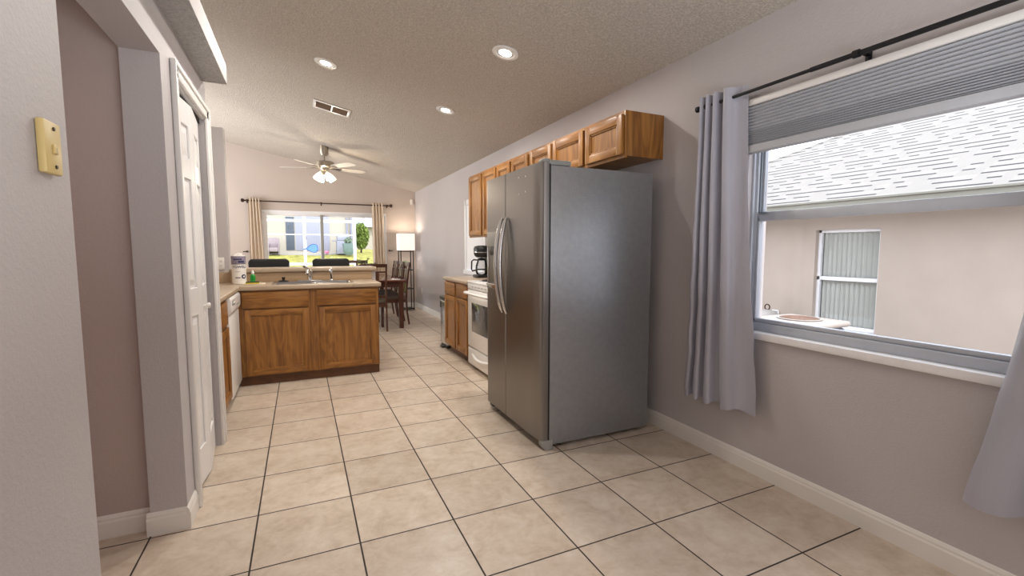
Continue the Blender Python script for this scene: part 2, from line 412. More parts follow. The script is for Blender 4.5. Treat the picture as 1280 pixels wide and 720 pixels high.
g = G(); g.prism([(-4.1, 0), (xr0, 0), (xr0, zc(xr0)), (-2, zc(-2)), (-4.1, zc(0))], -4.4, -4.3, 1); g.build('wall_back', 'wall', base=(0,0,0), kind='structure')
g = G(); g.box(-2.3, -4.3, 2.2562, .2575, 1.0295, 2.258, 0); g.box(-2.3, -4.3, 2.2575, .258, 1.03, 2.375, 1, .003)
g.build('ceiling_soffit', ['soffit', 'wall'], base=(0,0,0), kind='structure')

def baseboard(name, pts, inward, m='baseb', h=.1, t=.013):
    """pts along the wall foot, inward = unit vector out of the wall"""
    g = G()
    for a, b in zip(pts, pts[1:]):
        a, b = Vector(a), Vector(b); n = Vector(inward)
        prof = [(0, 0), (t, 0), (t, h*.70), (t*.72, h*.78), (t*.72, h*.86), (t*.3, h*.97), (0, h)]
        A = [g.bm.verts.new((a.x+n.x*p, a.y+n.y*p, q)) for p, q in prof]; B = [g.bm.verts.new((b.x+n.x*p, b.y+n.y*p, q)) for p, q in prof]
        k = len(prof); fs = [g.bm.faces.new((A[i], A[(i+1) % k], B[(i+1) % k], B[i])) for i in range(k)]
        fs += [g.bm.faces.new(A[::-1]), g.bm.faces.new(B)]; bmesh.ops.recalc_face_normals(g.bm, faces=fs)
    return g.build(name, m, base=(0,0,0), kind='structure', angle=20)
baseboard('baseboard_right', [(XR, -4.3), (XR, 1.5)], (-1, 0))
baseboard('baseboard_right_far', [(XR, 3.1), (XR, YF)], (-1, 0))
baseboard('baseboard_far', [(2.28, YF), (XR, YF)], (0, -1))
baseboard('baseboard_hall', [(-2.2, .085), (-.013, .085)], (0, -1))
baseboard('baseboard_pillar', [(-.013, .027), (XP, .027)], (0, -1))
baseboard('baseboard_pillar_side', [(XP, .0145), (XP, .184)], (1, 0))
baseboard('baseboard_left', [(XP, -4.3), (XP, -.9)], (1, 0))
baseboard('baseboard_pantry', [(0, 1.05), (XP+.018, 1.05)], (0, 1))

# door casing
def casing(g, y0, y1, z0, z1, vert):
    g.box(XP, y0, z0, XP+.016, y1, z1, 0, .004)
    if vert == 1: g.box(XP+.0005, y0-.0012, z0, XP+.024, y0+.022, z1+.001, 0, .006)
    elif vert == 2: g.box(XP+.0005, y1-.022, z0, XP+.024, y1+.0012, z1+.001, 0, .006)
    else: g.box(XP+.0005, y0-.001, z1-.022, XP+.0245, y1+.001, z1+.0015, 0, .006)
g = G(); casing(g, .188, .268, 0, 2.085, 1); casing(g, .983, 1.051, 0, 2.085, 2); casing(g, .188, 1.051, 2.028, 2.092, 0)
g.box(0.09, .268, 0, XP, .276, 2.03); g.box(0.002, .977, 0, .06, .985, 2.03); g.box(.115, .27, 2.022, XP, .983, 2.03)
g.build('trim_1', 'trim', base=(0,0,0), kind='structure')

# six panel bifold door
def leaf(parent, name, p0, p1, z0=.014, z1=1.988, th=.03):
    p0, p1 = Vector(p0), Vector(p1); d = (p1-p0); L = d.length; d.normalize(); n = Vector((d.y, -d.x, 0))  # n faces the room
    R = Matrix(((d.x, n.x, 0, p0.x), (d.y, n.y, 0, p0.y), (0, 0, 1, 0), (0, 0, 0, 1)))
    g = G()
    def lb(a0, a1, b0, b1, c0, c1, bev=0):
        g.obox(R @ Matrix.Translation(((a0+a1)/2, (b0+b1)/2, (c0+c1)/2)) @ Matrix.Diagonal((a1-a0, b1-b0, c1-c0, 1)), 0, bev)
    lb(0.002, L-.002, -th, -.009, z0, z1)
    st = .068; rails = [z0, z0+.19, .90, 1.045, 1.60, 1.705, z1-.12, z1]
    lb(.002, st, -.0095, 0, z0, z1, .003); lb(L-st, L-.002, -.0095, 0, z0, z1, .003)
    spans = [(rails[1], rails[2]), (rails[3], rails[4]), (rails[5], rails[6])]
    for a, b in [(z0, rails[1]), (rails[2], rails[3]), (rails[4], rails[5]), (rails[6], z1)]: lb(st-.003, L-st+.003, -.0095, 0, a, b, .003)
    for a, b in spans:
        q = []
        for ins, dep in ((.016, -.0088), (.045, -.002)):
            q.append([g.bm.verts.new(R @ Vector((x, dep, z))) for x, z in ((st+ins, a+ins), (L-st-ins, a+ins), (L-st-ins, b-ins), (st+ins, b-ins))])
        fs = [g.bm.faces.new((q[0][i], q[0][(i+1) % 4], q[1][(i+1) % 4], q[1][i])) for i in range(4)] + [g.bm.faces.new(q[1])]
        bmesh.ops.recalc_face_normals(g.bm, faces=fs)
    return g.build(name, 'door', parent, angle=12), R, L
bif = root_struct('door_1', (.1, .6, 0))
lf1, R1, L1 = leaf(bif, 'door_leaf', (.112, .279, 0), (.140, .588, 0))
lf2, R2, L2 = leaf(bif, 'door_leaf', (.140, .590, 0), (.108, .938, 0))
kp = R2 @ Vector((.085, 0, .93)); kn = (R2.to_3x3() @ Vector((0, 1, 0)))
q = kn.to_track_quat('Z', 'Y').to_matrix().to_4x4()
G().lathe([(.006, 0), (.006, .012), (.014, .016), (.0165, .024), (.013, .031), (.003, .033)], kp, 20, 0, q).build('knob', 'whitepl', lf2)
G().box(.05, .279, 1.992, .112, .97, 2.018).build('track_gap_shade', 'gap', bif)  # door track coloured near-black to stand for the shade in the gap

# ------------------------------------------------------------------ window in the right wall
w1 = root_struct('window_1', (XR+.1, -1.18, .795))
y0, y1, z0, z1 = W1; xa, xb = XR+.045, XR+.105
g = G()
g.box(xa, y0, z0, xb, y0+.028, z1, 0, .004); g.box(xa, y1-.028, z0, xb, y1, z1, 0, .004)
g.box(xa, y0+.028, z1-.05, xb, y1-.028, z1, 0, .004); g.box(xa-.012, y0+.028, z0, xb, y1-.028, z0+.045, 0, .004)
g.box(xa-.016, y1-.014, z0, xa+.002, y1, z1, 0, .003)
g.box(xa+.012, y1-.036, z0+.05, xa+.02, y1-.028, z1-.05, 1); g.box(xa+.012, y0+.028, z0+.05, xa+.02, y0+.036, z1-.05, 1)
g.build('window_frame', ['alum', 'alumd'], w1)
g = G(); zm = 1.423; ya, yb = y0+.030, y1-.030     # lower sash nearer the room
g.box(xa+.002, ya, zm-.026, xa+.03, yb, zm+.024, 0, .004); g.box(xa+.002, ya, z0+.046, xa+.03, yb, z0+.068, 0, .003)
g.box(xa+.002, yb-.014, z0+.05, xa+.03, yb, zm, 0, .003); g.box(xa+.002, ya, z0+.05, xa+.03, ya+.014, zm, 0, .003)
g.box(xa-.006, yb-.06, zm+.012, xa+.004, yb-.014, zm+.024, 1, .002)
sa = g.build('lower_sash', ['alum', 'alumd'], w1)
G().box(xa+.014, ya+.010, z0+.06, xa+.018, yb-.010, zm-.015).build('glass_pane', 'glass', sa)
g = G(); g.box(xa+.032, yb-.013, zm, xa+.056, yb, z1-.05, 0, .003); g.box(xa+.032, ya, zm, xa+.056, ya+.013, z1-.05, 0, .003); g.box(xa+.032, ya, z1-.072, xa+.056, yb, z1-.05); g.box(xa+.032, ya, zm-.02, xa+.056, yb, zm+.018)
sb = g.build('upper_sash', 'alum', w1)
G().box(xa+.042, ya+.012, zm+.01, xa+.046, yb-.012, z1-.06).build('glass_pane', 'glass', sb)
G().box(XR-.024, y0-.0, .757, xa, y1-.0, .796, 0, .005).build('window_sill', 'marble', w1)

# window beside the wall cabinets (far end of the right wall)
w3 = root_struct('window_3', (XR+.05, 3.8, .93)); y0, y1, z0, z1 = W3
g = G(); xq = XR-.012
for a in ((y0-.05, y0+.03, z0-.03, z1+.05), (y1-.03, y1+.05, z0-.03, z1+.05)): g.box(xq, a[0], a[2], XR+.06, a[1], a[3], 0, .003)
g.box(xq, y0, z1-.03, XR+.06, y1, z1+.05, 0, .003); g.box(xq-.02, y0-.06, z0-.05, XR+.06, y1+.06, z0+.01, 0, .003); g.box(XR+.015, y0, 1.40, XR+.05, y1, 1.44)
g.build('window_frame', 'vinyl', w3)
G().box(XR+.028, y0+.02, z0, XR+.032, y1-.02, z1).build('glass_pane', 'glass', w3)

g = G(); k = 0
while y0+.02+k*.08 < y1-.02:
    g.obox(Matrix.Translation((XR+.012, y0+.05+k*.08, (z0+z1)/2)) @ Matrix.Rotation(.25, 4, 'Z') @ Matrix.Diagonal((.003, .084, z1-z0-.05, 1))); k += 1
g.build('vertical_blind', 'vinyl', w3)

# sliding glass door in the far wall
w2 = root_struct('door_2', (1.13, YF+.07, 0))
x0, x1, zt = -.01, 2.27, 1.985
g = G(); yA, yB = YF+.012, YF+.1
g.box(x0, yA, 0, x0+.05, yB, zt, 0, .004); g.box(x1-.05, yA, 0, x1, yB, zt, 0, .004); g.box(x0+.05, yA, zt-.06, x1-.05, yB, zt, 0, .004); g.box(x0+.05, yA, 0, x1-.05, yB, .03)
g.box(x0-.0, YF-.006, zt-.03, x1, yA, zt, 0, .002); g.box(x1-.012, YF-.006, 0, x1, yA, zt, 0, .002)
g.build('door_frame', 'vinyl', w2)
xm = 1.03
for k, (a, b, yy) in enumerate(((x0+.05, xm+.03, YF+.02), (xm-.03, x1-.05, YF+.06))):
    g = G(); c = .034
    g.box(a, yy, .03, a+c, yy+.03, zt-.06, 0, .003); g.box(b-c-(.02 if k == 0 else 0), yy, .03, b, yy+.03, zt-.06, 1 if k == 0 else 0, .003)
    g.box(a+c, yy, zt-.095, b-c, yy+.03, zt-.06, 0, .003); g.box(a+c, yy, .03, b-c, yy+.03, .12, 0, .003)
    s_ = g.build('sliding_panel', ['vinyl', 'greyplastic'], w2)
    G().box(a+.02, yy+.013, .1, b-.02, yy+.017, zt-.08).build('glass_pane', 'glass', s_)

# ------------------------------------------------------------------ refrigerator
fr = thing('refrigerator', 'tall stainless steel side-by-side refrigerator with arched handles', 'refrigerator', (2.36, .49, 0))
FY0, FYS, FY1 = .05, .566, .945
g = G(); g.box(1.998, FY0, .028, 2.77, FY1-.005, 1.742, 0, .006)
g.build('body', 'fridgeside', fr)
def fridge_door(y0, y1, rn, rf, name):
    """plan outline: front bowed, rounded outer corners"""
    pts = []
    def arc(cy, cx, ry, rx, a0, a1, n=10):
        for i in range(n+1):
            a = a0+(a1-a0)*i/n; pts.append((cx+rx*math.cos(a), cy+ry*math.sin(a)))
    xb = 1.987; xf = 1.930
    rn_y, rf_y = rn, rf
    arc(y0+rn_y, xf+.028, rn_y, .028, -PI/2, -PI, 10) if rn > .02 else pts.extend([(xb, y0), (xf+.006, y0), (xf, y0+.008)])
    if rf > .02: arc(y1-rf_y, xf+.028, rf_y, .028, PI, PI/2, 10)
    else: pts.extend([(xf, y1-.008), (xf+.006, y1)])
    if rn > .02: pts.append((xb, y1)); pts.append((xb, y0))
    else: pts.append((xb, y1))
    # drop duplicates
    out = []
    for p in pts:
        if not out or (Vector(p)-Vector(out[-1])).length > 1e-4: out.append(p)
    if (Vector(out[0])-Vector(out[-1])).length < 1e-4: out.pop()
    return G().prism([(p[0], p[1]) for p in out], .062, 1.758, 2).build(name, 'ss', fr, angle=30)
dR = fridge_door(FY0+.002, FYS-.003, .12, .01, 'refrigerator_door')
dL = fridge_door(FYS+.003, FY1, .01, .05, 'freezer_door')
G().box(1.985, FY0+.006, .06, 2.0, FY1-.006, 1.75).build('door_gasket', 'black', fr)
def handle(yc, par):
    pts = []; z0, z1 = .80, 1.462
    for i in range(25):
        t = i/24; z = z0+(z1-z0)*t; b = math.sin(PI*t)**.75
        pts.append((1.921-.052*b, yc, z))
    g = G(); rr = [.0075+.006*min(1, math.sin(PI*i/24)*3) for i in range(25)]
    g.tube(pts, rr, 12, 0, 1.15)
    for z in (z0+.012, z1-.012): g.cyl((1.936, yc, z), (1.912, yc, z), .009, .009, 12)
    return g.build('handle', 'ssb', par, angle=50)
handle(FYS-.036, dR); handle(FYS+.036, dL)
wd = G(); a, b = .655, .905
wd.box(1.9255, a, .955, 1.934, b, .985, 0, .003); wd.box(1.9255, a, 1.265, 1.934, b, 1.372, 2, .003)
wd.box(1.9255, a, .985, 1.934, a+.02, 1.265, 0, .003); wd.box(1.9255, b-.02, .985, 1.934, b, 1.265, 0, .003)
wd.box(1.930, a+.02, .985, 1.9335, b-.02, 1.265, 1)
wd.prism([(1.930, 1.265), (1.9215, 1.225), (1.930, 1.2)], a+.06, b-.06, 1, 1); wd.box(1.905, a+.03, .978, 1.934, b-.03, .992, 0, .003)
wd.build('water_dispenser', ['ssb', 'black', 'greyplastic'], dL)
g = G(); g.box(1.99, FY0+.05, .012, 2.03, FY1-.03, .062, 0, .004); g.box(1.955, FY1-.07, .015, 2.02, FY1-.005, .06, 0, .01)
g.build('base_grille', 'black', fr)
g = G(); g.prism([(1.945, .062), (1.945, .03), (1.972, 0.0), (2.022, 0.0), (2.022, .062)], FY0-.002, FY0+.045, 1, 0, .004); g.build('foot', 'greyplastic', fr)
g = G(); g.box(1.955, FY0+.01, 1.758, 2.0, FY0+.085, 1.783, 0, .01); g.box(1.99, FY0+.015, 1.745, 2.15, FY0+.08, 1.778, 0, .012); g.build('hinge_cover', 'greyplastic', fr)
for y, z in ((.355, 1.705), (.255, 1.70), (.352, 1.60), (.255, 1.605)):
    G().cyl((1.9335, y, z), (1.929, y, z), .006, .005, 12).build('door_plug', 'whitepl', dR)
G().box(2.70, FY0+.1, 0, 2.75, FY1-.1, .03).build('rear_roller', 'black', fr)
for y in (FY0+.06, FY1-.06): G().cyl((2.1, y, 0), (2.1, y, .03), .02, .02, 12).build('foot', 'black', fr)

# ------------------------------------------------------------------ oak cabinets
def cab_door(parent, name, axis, p, a0, a1, z0, z1, out, fw=.056, th=.022, edge='panel'):
    """a frame-and-panel door. axis: 1 = spans y on plane x=p, 0 = spans x on plane y=p; out = -1/+1 outward sign"""
    g = G(); oakh = 2 if axis == 0 else 3
    def bx(u0, u1, w0, w1, v0, v1, m, bev=0):
        w0, w1 = p+out*w0, p+out*w1
        if axis == 1: g.box(w0, u0, v0, w1, u1, v1, m, bev)
        else: g.box(u0, w0, v0, u1, w1, v1, m, bev)
    bx(a0+fw*.6, a1-fw*.6, .002, th*.30, z0+fw*.6, z1-fw*.6, 0)
    bx(a0, a0+fw, .001, th, z0, z1, 0, .004); bx(a1-fw, a1, .001, th, z0, z1, 0, .004)
    bx(a0+fw-.002, a1-fw+.002, .001, th-.0004, z0, z0+fw, 1, .004); bx(a0+fw-.002, a1-fw+.002, .001, th-.0004, z1-fw, z1, 1, .004)
    i = .010
    for (u0, u1, v0, v1) in ((a0+fw, a0+fw+i, z0+fw, z1-fw), (a1-fw-i, a1-fw, z0+fw, z1-fw), (a0+fw, a1-fw, z0+fw, z0+fw+i), (a0+fw, a1-fw, z1-fw-i, z1-fw)):
        bx(u0, u1, .001, th*.68, v0, v1, 0, .002)
    return g.build(name, ['oakz', 'oakx' if axis == 0 else 'oaky'], parent, angle=30)
def drawer_front(parent, axis, p, a0, a1, z0, z1, out, th=.019):
    g = G(); w0, w1 = p+out*.001, p+out*th
    if axis == 1: g.box(w0, a0, z0, w1, a1, z1, 0, .006)
    else: g.box(a0, w0, z0, a1, w1, z1, 0, .006)
    return g.build('drawer', 'oakx' if axis == 0 else 'oaky', parent)
XU = 2.565
def wall_cab(label, y0, y1, z0, z1, doors, group=None):
    t = thing('wall_cabinet', label, 'cabinet', (2.72, (y0+y1)/2, z0))
    g = G(); x0 = XU
    g.box(x0+.0195, y0, z0+.012, XR-.001, y0+.012, z1, 0, .001); g.box(x0+.0195, y1-.012, z0+.012, XR-.001, y1, z1)
    g.box(x0+.0195, y0+.012, z0+.018, XR-.001, y1-.012, z0+.03, 1); g.box(x0+.0195, y0+.012, z1-.02, XR-.001, y1-.012, z1, 1)
    g.box(XR-.02, y0+.012, z0+.03, XR-.002, y1-.012, z1-.02, 0)
    g.build('body', ['oakz', 'oakx'], t)
    g = G(); fy = [y0] + [v for d in doors for v in d] + [y1]
    g.box(x0, y0, z0, x0+.019, y0+.022, z1, 0, .002); g.box(x0, y1-.022, z0, x0+.019, y1, z1, 0, .002)
    g.box(x0, y0+.022, z0, x0+.019, y1-.022, z0+.03, 1); g.box(x0, y0+.022, z1-.03, x0+.019, y1-.022, z1, 1)
    for a, b in zip(doors, doors[1:]): g.box(x0-.0006, a[1]-.012, z0+.001, x0+.019, b[0]+.012, z1-.001, 0)
    g.build('face_frame', ['oakz', 'oaky'], t)
    for a, b in doors: cab_door(t, 'door', 1, XU, a, b, z0+.022, z1-.024, -1)
    return t
ZT = 2.138
wall_cab('short two-door oak wall cabinet mounted above the refrigerator, nearest the window', .088, 1.0125, 1.838, ZT, [(.10, .522), (.553, 1.0)])
wall_cab('single-door oak wall cabinet just beyond the one over the refrigerator', 1.0135, 1.4445, 1.388, ZT, [(1.03, 1.42)])
wall_cab('third oak wall cabinet from the window, two small doors above the stove', 1.4455, 2.2095, 1.70, ZT, [(1.47, 1.82), (1.858, 2.195)])
wall_cab('full-height two-door oak wall cabinet above the coffee maker, farthest along the wall', 2.2105, 3.12, 1.388, ZT, [(2.225, 2.612), (2.66, 3.085)])
# range hood under the stove cabinet
h = thing('range_hood', 'white range hood under the small wall cabinet above the stove', 'range hood', (2.62, 1.83, 1.56))
G().prism([(XR-.001, 1.699), (2.58, 1.699), (2.48, 1.60), (2.48, 1.565), (XR-.001, 1.565)], 1.45, 2.206, 1, 0, .004).build('body', 'white', h)
G().box(2.52, 1.5, 1.56, 2.84, 2.15, 1.5655).build('filter', 'greyplastic', h)

XB = 2.235
def base_cab(label, y0, y1, drawers, doors, endpanel=True):
    t = thing('base_cabinet', label, 'cabinet', (2.55, (y0+y1)/2, 0))
    g = G(); g.box(XB+.019, y0, .09, XR-.001, y0+.016, .874); g.box(XB+.019, y1-.016, .09, XR-.001, y1, .874); g.box(XB+.019, y0+.016, .09, XR-.001, y1-.016, .106); g.box(XR-.02, y0+.016, .106, XR-.002, y1-.016, .874)
    g.build('body', 'oakz', t)
    g = G(); g.box(XB, y0, .09, XB+.019, y0+.03, .874, 0, .002); g.box(XB, y1-.03, .09, XB+.019, y1, .874, 0, .002)
    for z, z2 in ((.09, .125), (.69, .725), (.845, .874)): g.box(XB, y0+.03, z, XB+.019, y1-.03, z2, 1)
    for a, b in zip(doors, doors[1:]): g.box(XB-.0006, a[1]-.012, .091, XB+.019, b[0]+.012, .873, 0)
    g.build('face_frame', ['oakz', 'oaky'], t)
    for a, b in drawers: drawer_front(t, 1, XB, a, b, .712, .858, -1)
    for a, b in doors: cab_door(t, 'door', 1, XB, a, b, .105, .70, -1)
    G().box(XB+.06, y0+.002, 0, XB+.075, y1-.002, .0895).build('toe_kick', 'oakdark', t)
    return t
base_cab('oak base cabinet with two drawers between the stove and the steel bin', 2.2125, 3.08, [(2.235, 2.615), (2.66, 3.06)], [(2.235, 2.615), (2.66, 3.06)])
def ctop_right(label, y0, y1):
    t = thing('countertop', label, 'countertop', (2.55, (y0+y1)/2, .875))
    G().box(2.205, y0, .8755, XR-.001, y1, .914, 0, .009, 3).build('top', 'lam', t)
    G().box(XR-.02, y0+.001, .9145, XR-.001, y1-.001, 1.01, 0, .004).build('backsplash', 'lam', t)
ctop_right('beige laminate countertop under the black coffee maker', 2.2125, 3.098)

# ------------------------------------------------------------------ stove
st = thing('stove', 'white electric stove between the oak cabinets and the refrigerator', 'stove', (2.55, 1.83, 0))
SY0, SY1, SX = 1.452, 2.207, 2.215
G().box(SX+.035, SY0, .03, XR-.01, SY1, .895, 0, .004).build('body', 'white', st)
g = G(); g.box(SX, SY0-.0, .895, XR-.01, SY1, .916, 0, .007); g.build('cooktop', 'white', st)
for x, y, r in ((2.40, 1.64, .075), (2.40, 2.02, .095), (2.68, 1.64, .095), (2.68, 2.02, .075)):
    b = G().lathe([(r+.02, .0), (r+.02, .004), (r+.004, .006), (r*.5, .002), (.01, .002)], (x, y, .916), 28).build('burner', 'chrome', st)
    pts = [((r*(.2+.8*i/70))*math.cos(i*.55)+x, (r*(.2+.8*i/70))*math.sin(i*.55)+y, .926) for i in range(71)]
    G().tube(pts, .0045, 6).build('coil', 'black', b)
od = G(); od.box(SX, SY0+.004, .232, SX+.034, SY1-.004, .83, 0, .012); od = od.build('oven_door', 'white', st)
G().box(SX-.002, SY0+.13, .40, SX+.004, SY1-.13, .70, 0, .012).build('oven_window', 'ovenglass', od)
g = G()
for y in (SY0+.06, SY1-.06): g.box(SX-.045, y-.012, .782, SX+.002, y+.012, .812, 0, .006)
g.tube([(SX-.02, SY0+.03, .798)]+[(SX-.045-.006*math.sin(PI*i/12), SY0+.05+(SY1-SY0-.1)*i/12, .798) for i in range(13)]+[(SX-.02, SY1-.03, .798)], .015, 12)
g.build('handle', 'white', od)
g = G(); g.box(SX+.002, SY0+.004, .835, SX+.034, SY1-.004, .894, 0, .004)
for i in range(6): g.box(SX+.0005, SY0+.12+i*.09, .858, SX+.004, SY0+.18+i*.09, .868, 1, .002)
g.build('vent_panel', ['white', 'greyplastic'], st)
dw = G(); dw.box(SX, SY0+.004, .045, SX+.034, SY1-.004, .222, 0, .01); dw = dw.build('drawer', 'white', st)
G().tube([(SX+.004-.028*math.sin(PI*i/14), SY0+.14+(SY1-SY0-.28)*i/14, .165-.022*math.sin(PI*i/14)) for i in range(15)], .014, 10, 0, .7).build('handle', 'white', dw)
bg_ = G(); bg_.box(XR-.09, SY0, .916, XR-.002, SY1, 1.09, 0, .012); bg_ = bg_.build('backguard', 'white', st)
for y in (1.53, 1.62, 2.04, 2.13): G().lathe([(.02, 0), (.018, .018), (.003, .02)], (XR-.09, y, 1.0), 16, 0, Matrix.Rotation(-PI/2, 4, 'Y')).build('knob', 'black', bg_)
G().box(XR-.0925, 1.72, .97, XR-.089, 1.94, 1.04, 0, .004).build('clock_panel', 'black', bg_)
for y in (SY0+.06, SY1-.06):
    for x in (2.3, 2.8): G().cyl((x, y, 0), (x, y, .03), .018, .018, 10).build('foot', 'black', st)

# ------------------------------------------------------------------ coffee maker
cm = thing('coffee_maker', 'black drip coffee maker with glass carafe on the countertop by the stove', 'coffee maker', (2.60, 2.70, .914))
cx, cy, cz = 2.60, 2.70, .9142
G().box(cx-.12, cy-.09, cz, cx+.13, cy+.09, cz+.035, 0, .014).build('base', 'black', cm)
G().box(cx+.03, cy-.09, cz+.034, cx+.13, cy+.09, cz+.37, 0, .02).build('water_tank', 'black', cm)
G().lathe([(.06, .235), (.085, .25), (.098, .28), (.10, .34), (.088, .365), (.04, .375)], (cx-.03, cy, cz), 28).build('brew_basket', 'black', cm)
G().lathe([(.1005, .292), (.1012, .296), (.1005, .30)], (cx-.03, cy, cz), 28).build('trim_band', 'chrome', cm)
ca = G().lathe([(.055, .037), (.068, .05), (.074, .09), (.07, .14), (.055, .185), (.05, .2)], (cx-.035, cy, cz), 28).build('carafe', 'cglass', cm)
g = G(); g.lathe([(.052, .2), (.054, .215), (.04, .228), (.01, .232)], (cx-.035, cy, cz), 24)
hy, hx = .30, -.95
P = [(-.05, .205), (-.10, .208), (-.125, .19), (-.128, .10), (-.118, .075), (-.072, .085)]
g.tube([(cx-.035+r*.75, cy-r*.66, cz+z) for r, z in P], .009, 8); g.lathe([(.071, .09), (.0735, .096), (.071, .102)], (cx-.035, cy, cz), 24)
g.build('carafe_handle', 'black', ca)

# ------------------------------------------------------------------ bin
bn = thing('trash_can', 'slim stainless steel trash can standing past the oak base cabinet end', 'trash can', (2.41, 3.26, 0))
G().box(2.25, 3.112, .03, 2.58, 3.40, .605, 0, .03, 4).build('body', 'ssb', bn)
G().box(2.244, 3.106, .605, 2.586, 3.406, .65, 0, .016, 3).build('lid', 'black', bn)
G().box(2.256, 3.118, 0, 2.574, 3.394, .03, 0, .01).build('base', 'black', bn)
G().box(2.215, 3.20, .006, 2.262, 3.31, .022, 0, .005).build('pedal', 'black', bn)
G().box(2.246, 3.36, .50, 2.256, 3.385, .585, 0, .003).build('finger_slot', 'black', bn)

# ------------------------------------------------------------------ peninsula
PY = 2.36
pc = thing('base_cabinet', 'wide oak sink base cabinet of the peninsula with two doors', 'cabinet', (.72, 2.6, 0))
g = G(); g.box(.117, PY+.02, .09, 1.3245, PY+.035, .12); g.box(.117, 2.915, .09, 1.3245, 2.93, .874); g.box(.117, PY+.02, .09, 1.3245, 2.93, .106)
g.box(1.31, PY+.001, .085, 1.325, 2.932, .874); g.box(.10, PY+.02, .09, .116, 2.93, .874)
g.build('body', 'oakz', pc)
g = G(); g.box(.10, PY-.0006, .085, .170, PY+.019, .874, 0, .002); g.box(1.28, PY-.0006, .085, 1.3255, PY+.019, .874, 0, .002); g.box(.672, PY-.0006, .086, .785, PY+.019, .873, 0)
for z, z2 in ((.085, .12), (.69, .725), (.85, .874)): g.box(.14, PY, z, 1.29, PY+.018, z2, 1)
g.build('face_frame', ['oakz', 'oakx'], pc)
drawer_front(pc, 0, PY, .137, .688, .712, .858, -1); drawer_front(pc, 0, PY, .757, 1.305, .712, .858, -1)
cab_door(pc, 'door', 0, PY, .157, .684, .098, .697, -1, .05); cab_door(pc, 'door', 0, PY, .775, 1.296, .098, .697, -1, .05)
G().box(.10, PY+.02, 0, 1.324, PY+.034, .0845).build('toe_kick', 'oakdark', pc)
# left run
LX = .095
lc = thing('base_cabinet', 'oak base cabinet beside the white pantry door, one drawer and one door', 'cabinet', (-.2, 1.4, 0))
g = G(); g.box(-.55, 1.064, .09, LX-.02, 1.08, .874); g.box(-.55, 1.704, .09, LX-.02, 1.72, .874); g.box(-.55, 1.08, .09, LX-.02, 1.704, .106); g.build('body', 'oakz', lc)
g = G(); g.box(LX-.019, 1.064, .09, LX, 1.11, .874); g.box(LX-.019, 1.69, .09, LX, 1.72, .874)
for z, z2 in ((.09, .125), (.64, .69), (.845, .874)): g.box(LX-.019, 1.11, z, LX, 1.69, z2, 1)
g.build('face_frame', ['oakz', 'oaky'], lc)
drawer_front(lc, 1, LX, 1.10, 1.70, .672, .852, 1); cab_door(lc, 'door', 1, LX, 1.10, 1.70, .105, .652, 1)
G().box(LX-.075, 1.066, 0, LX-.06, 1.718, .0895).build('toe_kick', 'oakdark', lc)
dwm = thing('dishwasher', 'white built-in dishwasher tucked into the inner corner of the counter', 'dishwasher', (-.2, 2.0, 0))
G().box(-.5, 1.724, .06, LX-.005, 2.318, .872).build('body', 'white', dwm)
dd = G().box(LX-.004, 1.724, .075, LX+.022, 2.318, .722, 0, .006).build('door', 'white', dwm)
cp = G(); cp.prism([(LX-.004, .727), (LX+.022, .727), (LX+.038, .76), (LX+.038, .85), (LX+.028, .868), (LX-.004, .868)], 1.724, 2.318, 1, 0, .003); cp = cp.build('control_panel', 'white', dwm)
g = G(); g.box(LX+.037, 1.80, .80, LX+.0395, 1.98, .842, 0, .002); g.box(LX+.0385, 1.84, .812, LX+.044, 1.94, .83, 1, .002); g.build('latch', ['greyplastic', 'whitepl'], cp)
for i in range(5): G().cyl((LX+.037, 2.05+.04*i, .79), (LX+.0405, 2.05+.04*i, .79), .007, .007, 10).build('button', 'greyplastic', cp)
G().box(LX-.06, 1.73, 0, LX-.045, 2.31, .0595).build('toe_kick', 'black', dwm)

# counter, L-shaped with a hole for the sink
SKX0, SKX1, SKY0, SKY1 = .40, 1.085, 2.43, 2.80
ct = thing('countertop', 'L-shaped beige laminate countertop of the peninsula holding the sink', 'countertop', (.4, 2.4, .875))
g = G(); zt0, zt1 = .8755, .915
g.box(SKX1, 2.325, zt0, 1.352, 2.931, zt1, 0, .008, 3); g.box(.1205, 2.325, zt0, SKX1, SKY0, zt1, 0, .008, 3); g.box(SKX0, SKY1, zt0, SKX1, 2.931, zt1)
g.box(.12, SKY0, zt0, SKX0, 2.931, zt1); g.box(-.553, 1.064, zt0, .128, 2.931, zt1, 0, .008, 3)
g.build('top', 'lam', ct)
g = G(); g.box(-.553, 2.93, .916, -.0125, 2.949, 1.018, 0, .003); g.build('backsplash', 'splash', ct)
g = G(); g.box(-.011, 2.915, .916, 1.345, 2.9345, 1.0085, 0, .002); g.build('backsplash', 'splash', ct)
bl = thing('bar_ledge', 'raised beige laminate bar ledge behind the sink', 'countertop', (.7, 3.05, 1.01))
G().box(-.01, 2.895, 1.0095, 1.39, 3.27, 1.052, 0, .01, 3).build('top', 'lam', bl)
for x in (.25, 1.1): G().prism([(3.051, 1.0085), (3.22, 1.0085), (3.19, .985), (3.051, .80)], x, x+.035, 0).build('bracket', 'trim', bl)

